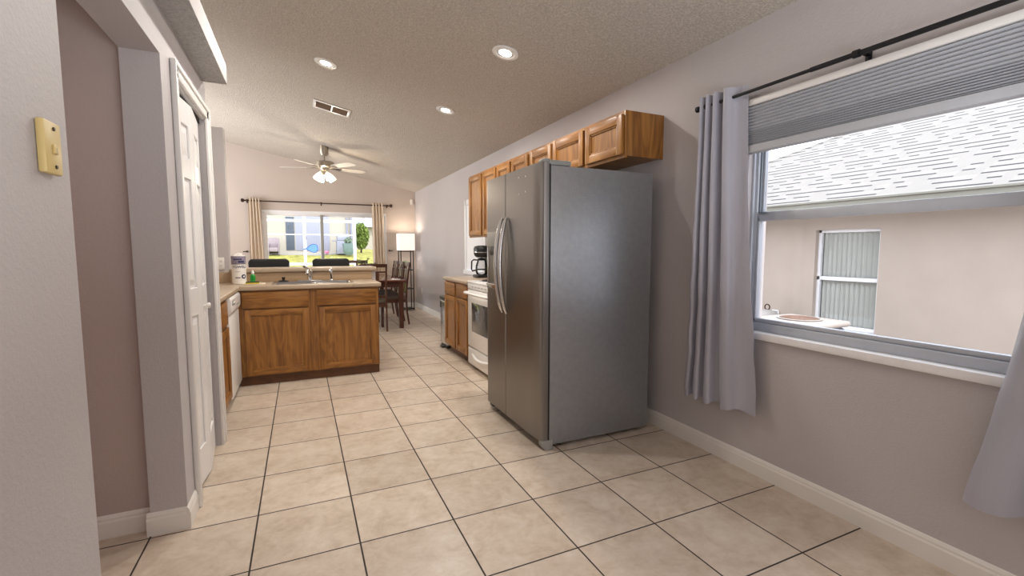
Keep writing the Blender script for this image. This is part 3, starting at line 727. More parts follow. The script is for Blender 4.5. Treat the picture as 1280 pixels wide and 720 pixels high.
# sink
sk = thing('sink', 'stainless steel double bowl sink set into the peninsula counter', 'sink', ((SKX0+SKX1)/2, 2.6, .915))
g = G(); xm = (SKX0+SKX1)/2
def rim(x0, y0, x1, y1): g.box(x0, y0, .9152, x1, y1, .921, 0, .0025)
rim(SKX0-.022, SKY0-.022, SKX1+.022, SKY0+.02); rim(SKX0-.022, SKY1-.075, SKX1+.022, SKY1+.022); rim(SKX0-.022, SKY0+.02, SKX0+.02, SKY1-.075); rim(SKX1-.02, SKY0+.02, SKX1+.022, SKY1-.075); rim(xm-.018, SKY0+.02, xm+.018, SKY1-.075)
g.build('rim', 'ssb', sk)
for a, b in ((SKX0+.02, xm-.018), (xm+.018, SKX1-.02)):
    g = G(); c, d, zb = SKY0+.02, SKY1-.075, .75; i = .02
    top = [(a, c), (b, c), (b, d), (a, d)]; bot = [(a+i, c+i), (b-i, c+i), (b-i, d-i), (a+i, d-i)]
    T = [g.bm.verts.new((*p, .918)) for p in top]; B = [g.bm.verts.new((*p, zb)) for p in bot]
    for k in range(4): g.bm.faces.new((T[(k+1) % 4], T[k], B[k], B[(k+1) % 4]))
    g.bm.faces.new(B)
    bw = g.build('bowl', 'ss', sk)
    G().lathe([(.04, 0), (.038, .004), (.01, .002)], ((a+b)/2, (c+d)/2, zb), 20).build('drain', 'chrome', bw)
fa = thing('faucet', 'chrome single-lever kitchen faucet at the back of the sink', 'faucet', (.71, 2.765, .921))
fx, fy, fz = .712, 2.765, .9212
G().box(fx-.12, fy-.028, fz, fx+.12, fy+.028, fz+.012, 0, .008, 3).build('base_plate', 'chrome', fa)
G().lathe([(.027, .012), (.025, .06), (.028, .085), (.024, .105), (.004, .112)], (fx, fy, fz), 20).build('body', 'chrome', fa)
G().tube([(fx, fy-.01, fz+.055), (fx-.01, fy-.07, fz+.10), (fx-.02, fy-.14, fz+.118), (fx-.025, fy-.19, fz+.105), (fx-.026, fy-.2, fz+.08)], [.017, .015, .014, .014, .013], 12).build('spout', 'chrome', fa)
G().tube([(fx, fy, fz+.105), (fx-.015, fy-.01, fz+.125), (fx-.06, fy-.03, fz+.155)], [.014, .011, .013], 10, 0, .6).build('lever', 'chrome', fa)
sp = thing('sprayer', 'small chrome side sprayer standing right of the faucet', 'sprayer', (.915, 2.765, .921))
G().lathe([(.022, 0), (.02, .012), (.012, .02)], (.915, 2.765, fz), 18).build('holder', 'chrome', sp)
G().lathe([(.011, .018), (.013, .06), (.017, .085), (.016, .115), (.01, .128), (.002, .13)], (.915, 2.765, fz), 18).build('head', 'chrome', sp)
def stopper(x, y, z, s, label):
    t = thing('sink_stopper', label, 'stopper', (x, y, z))
    G().lathe([(.048*s, 0), (.048*s, .006), (.035*s, .012), (.015*s, .016)], (x, y, z), 22).build('flange', 'black', t)
    G().lathe([(.013*s, .014), (.013*s, .03), (.018*s, .036), (.016*s, .044), (.002, .046)], (x, y, z), 16).build('knob', 'black', t)
stopper(.468, 2.772, .9215, 1.0, 'black rubber sink stopper resting on the back rim left of the faucet')

# paper towels, soap, sponge
def wrap_text(body, size, cx, cy, r, z, ang, m, parent, name='lettering'):
    cu = bpy.data.curves.new('lettering', 'FONT'); cu.body = body; cu.size = size; cu.align_x = 'CENTER'; cu.extrude = 0; cu.offset = .0008; cu.resolution_u = 2
    o = bpy.data.objects.new('lettering', cu); COL.objects.link(o); dg = bpy.context.evaluated_depsgraph_get()
    me = bpy.data.meshes.new_from_object(o.evaluated_get(dg)); bpy.data.objects.remove(o, do_unlink=True)
    g = G(); g.bm.from_mesh(me); bmesh.ops.triangulate(g.bm, faces=g.bm.faces[:])
    for v in g.bm.verts:
        a = ang + v.co.x/r; v.co = Vector((cx+(r)*math.cos(a), cy+(r)*math.sin(a), z+v.co.y))
    r_ = bmesh.ops.solidify(g.bm, geom=g.bm.faces[:], thickness=-.0006)
    return g.build(name, m, parent)
px, py, pz, pr = .093, 2.70, .9155, .060
pt = thing('paper_towel_roll', 'wrapped white and lavender paper towel roll standing in the counter corner', 'paper towels', (px, py, pz))
G().lathe([(.052, 0), (pr, .004), (pr, .262), (.056, .27), (.04, .275), (.02, .272), (.004, .276)], (px, py, pz), 36).build('wrapped_roll', 'paper', pt)
G().lathe([(pr+.0006, .186), (pr+.0012, .188), (pr+.0012, .262), (pr+.0006, .264)], (px, py, pz), 36).build('label_band', 'lav', pt)
G().tube([(px-.03, py, pz+.272), (px-.005, py+.005, pz+.29), (px+.03, py-.005, pz+.278)], [.02, .012, .016], 8, 0, .3).build('wrapper_twist', 'paper', pt)
ang = math.atan2(-2.364-py, .636-px)
wrap_text('TOWELS', .034, px, py, pr+.0016, pz+.152, ang+.12, 'navy', pt)
def patch(name, a0, z0, w, h, m, rr=pr+.0015):
    G().grid(lambda u, v: (px+rr*math.cos(a0+(u-.5)*w/pr), py+rr*math.sin(a0+(u-.5)*w/pr), z0+(v-.5)*h), 6, 2, 0, .0006).build(name, m, pt)
patch('printed_strip', ang-.15, .0+pz+.235, .07, .012, 'navy', pr+.0022); patch('printed_strip', ang+.35, pz+.212, .05, .018, 'navy', pr+.0022)
patch('printed_strip', ang-.2, pz+.118, .04, .004, 'greyplastic'); patch('printed_strip', ang-.2, pz+.062, .04, .008, 'navy')
ea = ang+.66
def disc(rad, off, m, nm):
    g = G(); R = pr+off
    ring = [g.bm.verts.new((px+R*math.cos(ea+rad*math.cos(k*PI/12)/pr), py+R*math.sin(ea+rad*math.cos(k*PI/12)/pr), pz+.072+rad*math.sin(k*PI/12))) for k in range(24)]
    c = g.bm.verts.new((px+R*math.cos(ea), py+R*math.sin(ea), pz+.072))
    for k in range(24): g.bm.faces.new((c, ring[k], ring[(k+1) % 24]))
    g.build(nm, m, pt)
disc(.021, .0022, 'navy', 'round_emblem'); disc(.009, .0034, 'paper', 'round_emblem')
cl = tag(G().box(.115, 2.56, .9152, .315, 2.70, .9195, 0, .002).build('dish_cloth', 'cloth'), 'pale folded dish cloth lying under the yellow sponge', 'cloth')
spg = thing('sponge', 'yellow sponge with green scrub pad lying on the pale cloth', 'sponge', (.215, 2.61, .92))
G().box(.155, 2.575, .9198, .265, 2.645, .931, 0, .004).build('foam', 'yellow', spg); G().box(.155, 2.575, .9312, .265, 2.645, .938, 0, .002).build('scrub_pad', 'dgreen', spg)
sd = tag(G().lathe([(.04, 0), (.058, .004), (.066, .012), (.064, .013), (.05, .007), (.004, .006)], (.208, 2.735, .9152), 26).build('soap_dish', 'whitepl'), 'small white dish under the green soap bottle', 'dish')
sb_ = thing('soap_bottle', 'small green dish soap bottle with white cap beside the paper towels', 'bottle', (.203, 2.735, .9225))
G().lathe([(.02, 0), (.023, .004), (.0235, .05), (.02, .072), (.012, .084)], (.203, 2.735, .9216), 20).build('bottle', 'green', sb_)
G().lathe([(.013, .083), (.014, .10), (.009, .106), (.007, .12), (.002, .121)], (.203, 2.735, .9216), 16).build('cap', 'whitepl', sb_)
# outlet and switch plate on the kitchen wall
ou = thing('outlet_plate', 'white double electrical outlet plate on the wall above the corner counter', 'outlet', (-.12, 2.95, 1.05))
G().box(-.175, 2.943, 1.045, -.055, 2.9495, 1.165, 0, .003).build('plate', 'whitepl', ou)
for x in (-.147, -.083):
    for z in (1.085, 1.125):
        b = G().cyl((x, 2.9435, z), (x, 2.9415, z), .015, .015, 18).build('socket', 'whitepl', ou)
        g = G(); g.box(x-.007, 2.9405, z-.004, x-.0045, 2.942, z+.006); g.box(x+.0045, 2.9405, z-.004, x+.007, 2.942, z+.006); g.build('slot', 'black', b)

# ------------------------------------------------------------------ bar stools
def make_stool(label):
    t = thing('bar_stool', label, 'bar stool')
    G().box(-.21, -.20, .70, .21, .20, .78, 0, .035, 4).build('seat', 'blackleather', t)
    def back(u, v):
        z = .80+.34*v; w = .218*(1-.0*v)
        return ((u-.5)*2*w, .20+.05*v-.03*(1-(2*u-1)**2)*-1, z)
    g = G(); pts = []
    for i in range(9): a = PI/2*i/8; pts.append((.165+.05*math.cos(a), 1.083+.05*math.sin(a)))
    for i in range(9): a = PI/2+PI/2*i/8; pts.append((-.165+.05*math.cos(a), 1.083+.05*math.sin(a)))
    pts += [(-.205, .83), (.205, .83)]
    g.prism(pts, .215, .27, 1, 0, .016); g.build('backrest', 'blackleather', t)
    for x in (-.17, .17): G().tube([(x, .17, .72), (x, .235, .83), (x, .245, .9)], .014, 10).build('back_support', 'blackmetal', t)
    for x in (-1, 1):
        for y in (-1, 1): G().cyl((x*.17, y*.16, .71), (x*.215, y*.205, 0), .016, .014, 12).build('leg', 'blackmetal', t)
    g = G()
    for a, b in (((-1,-1),(1,-1)), ((1,-1),(1,1)), ((1,1),(-1,1)), ((-1,1),(-1,-1))): g.cyl((a[0]*.2, a[1]*.19, .26), (b[0]*.2, b[1]*.19, .26), .01, .01, 10)
    g.build('footrest', 'blackmetal', t); return t
s1 = make_stool('black padded bar stool behind the peninsula, left of the faucet'); s1.location = (.292, 3.50, 0)
dup(s1, 'black padded bar stool behind the peninsula, right of the faucet', (.972, 3.50, 0))

# ------------------------------------------------------------------ dining set
tb = thing('dining_table', 'dark cherry wood dining table beyond the end of the peninsula', 'dining table', (1.6, 5.9, 0))
G().box(1.08, 4.86, .735, 2.125, 6.95, .768, 0, .007).build('tabletop', 'dwoodtop', tb)
g = G(); g.box(1.13, 4.92, .655, 2.075, 4.945, .735); g.box(1.13, 6.865, .655, 2.075, 6.89, .735); g.box(1.13, 4.945, .655, 1.155, 6.865, .735); g.box(2.05, 4.945, .655, 2.075, 6.865, .735); g.build('apron', 'dwood', tb)
for x in (1.15, 2.05):
    for y in (4.94, 6.87):
        g = G(); h = .040
        for f in (): pass
        A = [g.bm.verts.new((x+a*h, y+b*h, .7345)) for a, b in ((-1,-1),(1,-1),(1,1),(-1,1))]; k = .032; B = [g.bm.verts.new((x+a*k, y+b*k, 0)) for a, b in ((-1,-1),(1,-1),(1,1),(-1,1))]
        for i in range(4): g.bm.faces.new((A[(i+1)%4], A[i], B[i], B[(i+1)%4]))
        g.bm.faces.new(A); g.bm.faces.new(B[::-1]); g.build('leg', 'dwood', tb)
def make_chair(label):
    """faces +Y in its own frame, origin under the seat centre"""
    t = thing('dining_chair', label, 'dining chair')
    g = G(); g.prism([(-.205, -.19), (.205, -.19), (.215, .21), (-.215, .21)], .43, .485, 2, 0, .02); g.build('seat', 'taupe', t)
    g = G(); g.box(-.19, -.205, .375, .19, -.185, .43); g.box(-.19, .19, .375, .19, .21, .43); g.box(-.205, -.185, .375, -.185, .19, .43); g.box(.185, -.185, .375, .205, .19, .43); g.build('seat_frame', 'dwood', t)
    for x in (-.19, .19):
        pts = [(x, -.245, 0), (x, -.215, .2), (x, -.205, .43), (x, -.215, .6), (x, -.245, .85), (x, -.275, 1.025)]
        G().tube(pts, .019, 4, 0, 1.0).build('back_leg', 'dwood', t)
        g = G(); g.obox(Matrix.Translation((x, .195, .215)) @ Matrix.Diagonal((.036, .036, .43, 1)), 0, .003); g.build('front_leg', 'dwood', t)
    def by(z): return -.215-.06*max(0, z-.6)/.425
    def rail(z0, z1, x0=-.185, x1=.185):
        g.prism([(by(z0)-.010, z0), (by(z0)+.010, z0), (by(z1)+.010, z1), (by(z1)-.010, z1)], x0, x1, 0, 0, .002)
    for q in ((.975, 1.028), (.895, .918), (.52, .548)):
        g = G(); rail(*q); g.build('back_rail', 'dwood', t)
    for a in (-.085, .028):
        g = G(); g.prism([(by(.53)-.008, .535), (by(.53)+.008, .535), (by(.9)+.008, .902), (by(.9)-.008, .902)], a, a+.057, 0); g.build('back_slat', 'dwood', t)
    G().prism([(by(.72)-.007, .70), (by(.72)+.007, .70), (by(.75)+.007, .745), (by(.75)-.007, .745)], -.03, .03, 0).build('back_slat_link', 'dwood', t)
    g = G(); g.prism([(by(.9)-.007, .917), (by(.9)+.007, .917), (by(.97)+.007, .976), (by(.97)-.007, .976)], -.02, .02, 0)
    g.build('back_slat_link', 'dwood', t); return t
ch = make_chair('dark wood dining chair at the near end of the table, back toward the kitchen'); ch.location = (1.597, 4.93, 0)
for i, y in enumerate((5.43, 5.93, 6.43)):
    dup(ch, ['dark wood dining chair nearest the kitchen in the row of three by the wall', 'middle dark wood dining chair in the row of three by the wall', 'dark wood dining chair closest to the floor lamp in the row of three'][i], (1.99, y, 0), (0, 0, PI/2), 'dining chairs along the wall side')
dup(ch, 'dark wood dining chair at the far end of the table by the sliding door', (1.64, 6.95, 0), (0, 0, PI))
vs = thing('vase', 'pale ceramic vase with dusty green sprigs on the dining table', 'vase', (1.6, 5.75, .768))
G().lathe([(.05, 0), (.075, .03), (.085, .10), (.07, .17), (.045, .21), (.05, .232), (.042, .23), (.03, .2)], (1.6, 5.75, .7685), 24).build('vase_body', 'clay', vs)
g = G(); rg = random.Random(4)
for k in range(9):
    a = k*2.4; r = .10+.12*rg.random(); z = .97+.13*rg.random(); e = Vector((1.6+r*math.cos(a), 5.75+r*math.sin(a), z)); s0 = Vector((1.6, 5.75, .96))
    g.tube([s0, (s0+e)/2+Vector((0, 0, .025)), e], .0025, 5)
    for j in range(6):
        p = s0.lerp(e, .3+.14*j)+Vector((0, 0, .02)); mt = Matrix.Translation(p) @ Euler((rg.uniform(-.8,.8), rg.uniform(-.8,.8), rg.uniform(0,6))).to_matrix().to_4x4() @ Matrix.Diagonal((.028, .014, .004, 1))
        bmesh.ops.create_icosphere(g.bm, subdivisions=1, radius=1, matrix=mt)
g.build('sprigs', 'leafd', vs)

# ------------------------------------------------------------------ floor lamp with shelves
lx, ly = 2.60, 7.17
fl = thing('floor_lamp', 'black shelf floor lamp with lit square white shade in the far corner', 'floor lamp', (lx, ly, 0))
for x in (-1, 1):
    for y in (-1, 1): G().box(lx+x*.125-.009, ly+y*.125-.009, 0, lx+x*.125+.009, ly+y*.125+.009, 1.225).build('post', 'blackmetal', fl)
for z in (.015, .43, .815): G().box(lx-.115, ly-.134, z, lx+.115, ly+.134, z+.018).build('shelf', 'blackmetal', fl)
g = G(); g.box(lx-.115, ly-.132, 1.195, lx+.115, ly-.118, 1.213); g.box(lx-.115, ly+.118, 1.195, lx+.115, ly+.132, 1.213); g.build('top_rail', 'blackmetal', fl)
g = G(); w = .155
for a in (0, 1):
    g.box(lx-w, ly+(w-.003 if a else -w), 1.225, lx+w, ly+(w if a else -w+.003), 1.565); g.box(lx+(w-.003 if a else -w), ly-w+.003, 1.225, lx+(w if a else -w+.003), ly+w-.003, 1.565)
g.build('lamp_shade', 'lampshade', fl)
G().lathe([(.02, 1.23), (.02, 1.29), (.035, 1.33), (.045, 1.37), (.03, 1.41), (.003, 1.42)], (lx, ly, 0), 16).build('bulb', 'canlens', fl)
light('floor_lamp_light', 'POINT', (lx, ly, 1.50), 5, (1, .82, .62), .06)
ppl = thing('potted_plant', 'small bright green plant in a dark pot on the lamp shelf', 'plant', (lx-.02, ly-.02, .8335))
G().lathe([(.035, 0), (.045, .07), (.04, .07), (.036, .06)], (lx-.02, ly-.02, .8335), 18).build('pot', 'black', ppl)
g = G()
for k in range(46):
    a = rg.uniform(0, 6.28); r = .085*math.sqrt(rg.random()); p = Vector((lx-.02+r*math.cos(a), ly-.02+r*math.sin(a), .8335+.075+.10*rg.random()*(1-r*4)))
    mt = Matrix.Translation(p) @ Euler((rg.uniform(-.9,.9), rg.uniform(-.9,.9), a)).to_matrix().to_4x4() @ Matrix.Diagonal((.03, .013, .003, 1))
    bmesh.ops.create_icosphere(g.bm, subdivisions=1, radius=1, matrix=mt)
g.build('leaves', 'leaf', ppl)

# ------------------------------------------------------------------ curtains and rods
def curtain(fixed, top, bot, z0, z1, waves, amp, axis=1, phase=0., bend=1.4, skew=1.0):
    """pleated cloth. axis 1: runs along y at x=fixed; top/bot = (a0, a1) extents at top and foot"""
    nu, nv = waves*20, 30
    def fn(u, v):
        k = v**bend
        a0 = top[0]+(bot[0]-top[0])*k; a1 = top[1]+(bot[1]-top[1])*k; a = a0+(a1-a0)*u
        ph = 2*PI*waves*(1-(1-u)**skew)+phase
        am = amp*(1-.25*v)*(1+.25*math.sin(3.1*u+1)*v)
        s = math.sin(ph); s = math.copysign(abs(s)**.75, s)
        x = fixed + am*s + .006*math.sin(9*v+7*u)*v
        x += (.007*math.sin(38*v+5*u)+.004*math.sin(71*v-9*u))*max(0, min(1, (v-.3)*3))*max(0, abs(2*u-1)-.35)
        a += .012*math.sin(2*ph+.6)*v*.8
        z = z1+(z0-z1)*v + .01*math.sin(ph+1)*(v == 1)
        return (x, a, z) if axis == 1 else (a, x, z)
    return G().grid(fn, nu, nv, 0, .0022)
def grommets(g, axis, fixed, xs, z):
    for a in xs:
        M4 = Matrix.Rotation(PI/2, 4, 'X') if axis == 1 else Matrix.Rotation(PI/2, 4, 'Y')
        c = (fixed, a, z) if axis == 1 else (a, fixed, z)
        g.lathe([(.019, -.002), (.027, -.003), (.027, .003), (.019, .002)], c, 18, 0, M4)
    return g
RX, RZ = 2.795, 2.065
rod = thing('curtain_rod', 'black curtain rod above the near window with grey curtains', 'curtain rod', (RX, -1.17, RZ))
G().cyl((RX, -.30, RZ), (RX, -1.02, RZ), .0085, .0085, 14).build('thin_rod', 'blackmetal', rod)
G().cyl((RX, -.95, RZ), (RX, -2.16, RZ), .011, .011, 14).build('thick_rod', 'blackmetal', rod)
for y, d in ((-.30, 1), (-2.16, -1)): G().lathe([(.012, 0), (.016, .004), (.017, .018), (.012, .024), (.002, .026)], (RX, y, RZ), 16, 0, Matrix.Rotation(-d*PI/2, 4, 'X')).build('finial', 'blackmetal', rod)
for y in (-.345, -1.142, -2.12):
    g = G(); g.box(RX, y-.012, RZ+.008, XR-.002, y+.012, RZ+.013, 0, .001); g.box(XR-.006, y-.013, RZ-.033, XR-.0005, y+.013, RZ+.027, 0, .001); g.lathe([(.0125, -.012), (.0165, -.012), (.0165, .012), (.0125, .012)], (RX, y, RZ), 16, 0, Matrix.Rotation(PI/2, 4, 'X'))
    g.cyl((XR-.0065, y, RZ-.005), (XR-.009, y, RZ-.005), .004, .004, 8); g.build('bracket', 'blackmetal', rod)
c1 = thing('curtain', 'grey satin curtain panel between the refrigerator and the near window', 'curtain', (RX, -.46, .34))
curtain(RX, (-.318, -.600), (-.262, -.735), .348, 2.118, 4, .033, phase=PI*.55, skew=1.9).build('cloth', 'satin', c1, angle=70)
c2 = thing('curtain', 'grey satin curtain panel at the right edge beyond the near window', 'curtain', (RX, -1.9, .34))
curtain(RX, (-1.80, -2.11), (-1.60, -2.14), .348, 2.118, 3, .055, phase=PI*1.02, bend=1.7, skew=.55).build('cloth', 'satin', c2, angle=70)
# cellular shade
cs = thing('cellular_shade', 'grey pleated cellular shade pulled partly down over the near window', 'blind', (XR-.02, -1.18, 1.76))
by0, by1 = -1.845, -.535
G().box(XR-.052, by0, 2.004, XR-.001, by1, 2.036, 0, .003).build('headrail', 'trim', cs)
prof = []; z = 2.003; k = 0
zs = []
n = 15
for i in range(n+1):
    zs.append(z); z -= .0165 if i < 8 else .0105
f, b = [], []
for i in range(len(zs)-1):
    f += [(XR-.036, zs[i]), (XR-.050, (zs[i]+zs[i+1])/2)]; b += [(XR-.018, zs[i]), (XR-.006, (zs[i]+zs[i+1])/2)]
f.append((XR-.036, zs[-1])); b.append((XR-.018, zs[-1]))
G().prism(f+b[::-1], by0+.004, by1-.004, 1).build('pleated_cells', 'shade', cs, angle=10)
G().box(XR-.054, by0+.002, 1.757, XR-.004, by1-.002, zs[-1]-.0005, 0, .004).build('bottom_rail', 'shade', cs)

FX = YF-.09; FZ = 2.14
rd = thing('curtain_rod', 'thin bronze curtain rod over the far sliding glass door', 'curtain rod', (1.03, FX, FZ))
G().cyl((-.25, FX, FZ), (2.31, FX, FZ), .011, .011, 14).build('rod', 'bronze', rd)
for x, d in ((-.25, -1), (2.31, 1)): G().lathe([(.013, 0), (.013, .02), (.03, .035), (.036, .055), (.028, .075), (.004, .085)], (x, FX, FZ), 16, 0, Matrix.Rotation(d*PI/2, 4, 'Y')).build('finial', 'bronze', rd)
for x in (-.235, 1.03, 2.29):
    g = G(); g.box(x-.01, FX-.014, FZ-.02, x+.01, FX+.014, FZ+.02, 0, .003); g.box(x-.006, FX, FZ-.012, x+.006, YF-.003, FZ); g.box(x-.012, YF-.006, FZ-.04, x+.012, YF-.0005, FZ+.03); g.build('bracket', 'bronze', rd)
c3 = thing('curtain', 'beige curtain panel on the left of the far sliding glass door', 'curtain', (-.1, FX, .02))
curtain(FX, (-.215, -.03), (-.235, .06), .02, 2.185, 4, .022, axis=0, bend=1.1).build('cloth', 'linen', c3, angle=70)
c4 = thing('curtain', 'beige curtain panel on the right of the far sliding glass door', 'curtain', (2.09, FX, .02))
curtain(FX, (1.975, 2.20), (1.985, 2.25), .02, 2.185, 4, .022, axis=0, phase=1., bend=1.1).build('cloth', 'linen', c4, angle=70)
for x, z, d, lab in ((-.275, 1.205, 1, 'dark curtain tieback hook on the wall left of the far curtains'), (2.325, 1.22, -1, 'dark curtain tieback hook on the wall right of the far curtains')):
    t = thing('tieback_hook', lab, 'hook', (x, YF, z))
    G().cyl((x, YF-.0005, z), (x, YF-.012, z), .018, .018, 16).build('rosette', 'bronze', t)
    G().tube([(x, YF-.01, z), (x, YF-.05, z), (x-d*.01, YF-.065, z+.003), (x-d*.06, YF-.065, z-.004)], .009, 10).build('arm', 'bronze', t)

# ------------------------------------------------------------------ wall bits
pp = thing('phone_jack_plate', 'yellowed phone jack plate screwed to the wall at the left edge', 'wall plate', (XP, -1.01, 1.41))
G().box(XP+.0005, -1.047, 1.408, XP+.017, -.972, 1.522, 0, .005).build('plate', 'plate', pp)
g = G(); g.box(XP+.017, -1.018, 1.452, XP+.021, -1.008, 1.472, 0, .001); g.box(XP+.017, -1.012, 1.452, XP+.021, -1.0, 1.456, 0, .001); g.build('jack', 'plate', pp)
G().box(XP+.0172, -1.006, 1.457, XP+.0184, -1.0, 1.466).build('jack_opening', 'black', pp)
for z in (1.506, 1.424): G().cyl((XP+.0165, -1.008, z), (XP+.0195, -1.008, z), .0045, .004, 12).build('screw', 'bronze', pp)
ms = thing('motion_sensor', 'small white motion sensor high in the far right corner', 'sensor', (2.80, YF-.03, 2.2))
G().box(2.775, YF-.045, 2.19, 2.835, YF-.0005, 2.30, 0, .016, 3).build('housing', 'whitepl', ms); G().box(2.783, YF-.048, 2.205, 2.827, YF-.043, 2.24, 0, .004).build('lens', 'trim', ms)
fo = thing('outlet_plate', 'white outlet plate low on the right wall near the floor lamp', 'outlet', (XR, 7.0, .33))
G().box(XR-.007, 6.965, .33, XR-.0005, 7.035, .445, 0, .003).build('plate', 'whitepl', fo)
for z in (.366, .408): G().cyl((XR-.0065, 7.0, z), (XR-.009, 7.0, z), .014, .014, 16).build('socket', 'greyplastic', fo)

# ------------------------------------------------------------------ ceiling fixtures
TH = math.atan(SL)
def can(label, x, y, vis=True):
    t = thing('recessed_light', label, 'ceiling light')
    G().lathe([(.096, -.001), (.096, -.007), (.088, -.011), (.070, -.008), (.066, -.002)], (0, 0, 0), 36).build('trim_ring', 'white', t)
    G().lathe([(.0655, -.0015), (.0655, -.004), (.05, -.005), (.046, -.0045)], (0, 0, 0), 32).build('baffle', 'trim', t)
    G().lathe([(.045, -.003), (.045, -.0065), (.03, -.009), (.003, -.010)], (0, 0, 0), 28).build('lens', 'canlens', t)
    t.location = (x, y, zc(x)); t.rotation_euler = (0, TH, 0)
    light('recessed_lamp_beam', 'AREA', (x, y, zc(x)-.02), CANW, (1, .95, .88), .09, None, (0, TH, 0)).data.shape = 'DISK'
    return t
CANW = 13
can('round recessed ceiling light nearest the camera, above the refrigerator', 2.01, .745)
can('round recessed ceiling light on the left, above the kitchen floor', .893, 2.13)
can('round recessed ceiling light farthest right, above the stove', 2.01, 2.232)
light('recessed_lamp_beam', 'AREA', (.9, .70, zc(.9)-.02), CANW, (1, .95, .88), .09, None, (0, TH, 0))
vt = thing('ceiling_vent', 'white rectangular air vent grille in the kitchen ceiling', 'vent')
g = G(); L, Wd = .40, .30
g.box(-L/2, -Wd/2, -.01, L/2, -Wd/2+.04, -.0008, 0, .003); g.box(-L/2, Wd/2-.04, -.01, L/2, Wd/2, -.0008, 0, .003); g.box(-L/2, -Wd/2+.04, -.01, -L/2+.03, Wd/2-.04, -.0008, 0, .003); g.box(L/2-.03, -Wd/2+.04, -.01, L/2, Wd/2-.04, -.0008, 0, .003); g.box(-.008, -Wd/2+.04, -.009, .008, Wd/2-.04, -.001)
g.build('frame', 'white', vt)
G().box(-L/2+.03, -Wd/2+.04, -.003, L/2-.03, Wd/2-.04, -.0008).build('dark_duct', 'duct', vt)
for i in range(9):
    y = -Wd/2+.055+i*.0238
    for s_ in (-1, 1):
        if s_ < 0: a, b = -L/2+.03, -.008
        else: a, b = .008, L/2-.03
        G().obox(Matrix.Translation(((a+b)/2, y, -.0055)) @ Matrix.Rotation(.6, 4, 'X') @ Matrix.Diagonal((b-a, .016, .0015, 1)), 0).build('louver', 'duct', vt)
vt.location = (1.015, 3.41, zc(1.015)); vt.rotation_euler = (0, TH, 0)

fn_ = thing('ceiling_fan', 'nickel ceiling fan with five pale blades and lit glass shades', 'ceiling fan')
G().lathe([(.012, -.145), (.05, -.14), (.066, -.11), (.068, .02), (.0, .02)], (0, 0, 0), 28).build('canopy', 'nickel', fn_)
G().cyl((0, 0, -.13), (0, 0, -.235), .013, .013, 14).build('downrod', 'nickel', fn_)
G().lathe([(.03, -.225), (.125, -.235), (.148, -.25), (.148, -.315), (.13, -.33), (.05, -.335)], (0, 0, 0), 36).build('motor_housing', 'nickel', fn_)
G().lathe([(.075, -.334), (.07, -.36), (.045, -.39), (.05, -.42), (.05, -.45), (.02, -.462), (.003, -.464)], (0, 0, 0), 28).build('light_kit', 'nickel', fn_)
for k in range(5):
    a = math.radians(17+72*k); R = Matrix.Rotation(a, 4, 'Z') @ Matrix.Translation((0, 0, -.325)) @ Matrix.Rotation(math.radians(-11), 4, 'X')
    g = G(); out = [(.20, -.05), (.30, -.062), (.60, -.070), (.655, -.05), (.67, 0), (.655, .05), (.60, .070), (.30, .062), (.20, .05)]
    g.prism(out, -.004, .004, 2, 0); bmesh.ops.transform(g.bm, matrix=R, verts=g.bm.verts[:]); bl_ = g.build('blade', 'blade', fn_)
    g = G(); g.prism([(.10, -.015), (.17, -.018), (.20, -.04), (.26, -.042), (.27, 0), (.26, .042), (.20, .04), (.17, .018), (.10, .015)], -.009, -.0045, 2, 0); bmesh.ops.transform(g.bm, matrix=R, verts=g.bm.verts[:]); g.build('blade_bracket', 'bronze', bl_)
for k in range(4):
    a = math.radians(26+90*k); R = Matrix.Rotation(a, 4, 'Z') @ Matrix.Translation((.066, 0, -.405)) @ Matrix.Rotation(math.radians(-34), 4, 'Y')
    g = G(); g.lathe([(.016, .0), (.026, -.02), (.042, -.055), (.050, -.095), (.056, -.132), (.052, -.132), (.046, -.095), (.034, -.05), (.01, -.03)], (0, 0, 0), 24); bmesh.ops.transform(g.bm, matrix=R, verts=g.bm.verts[:]); g.build('glass_shade', 'fanglass', fn_)
fn_.location = (1.02, 5.55, zc(1.02)-.003)
light('fan_bulbs', 'POINT', (1.02, 5.55, zc(1.02)-.60), 20, (1, .86, .68), .08)

# ------------------------------------------------------------------ outside the right window
GZ = -.55
g = G(); g.box(XR+.17, -9, GZ-.1, 30, 7.0, GZ); g.build('side_yard', 'mulch', base=(0,0,0), kind='structure')
nh = thing('neighbor_house', 'tan stucco neighbouring house with pale shingled hip roof outside the near window', 'house', (9.0, -1, GZ))
NX = 6.6; NW = (.645, 1.362, .27, 1.487)
g = wall_cells(G(), 0, NX, NX+.2, -7.6, 4.4, GZ, 1.95, [NW]); g.box(NX+.2, 4.2, GZ, 12.6, 4.4, 1.95); g.build('wall', 'stucco', nh, angle=0)
EX, EY, EZ = 6.1, 4.9, 1.79; RXX, RZZ = 10.2, 3.84
g = G(); r0 = (RXX, EY-(RXX-EX), RZZ); yb = -8.0
P = [(EX, EY, EZ), (EX, yb, EZ), (RXX, yb, RZZ), r0]; g.quad(*P[::-1]); g.quad((EX, EY, EZ), r0, (2*RXX-EX, EY, EZ)); g.quad(r0, (RXX, yb, RZZ), (2*RXX-EX, yb, EZ), (2*RXX-EX, EY, EZ))
bmesh.ops.recalc_face_normals(g.bm, faces=g.bm.faces[:]); rf = g.build('roof', 'shingle', nh)
g = G(); n = Vector((1, 1, 1)).normalized(); g.tube([(EX, EY, EZ+.01), (r0[0], r0[1], r0[2]+.01)], .035, 6, 0, .4); g.build('hip_cap', 'shingle', rf)
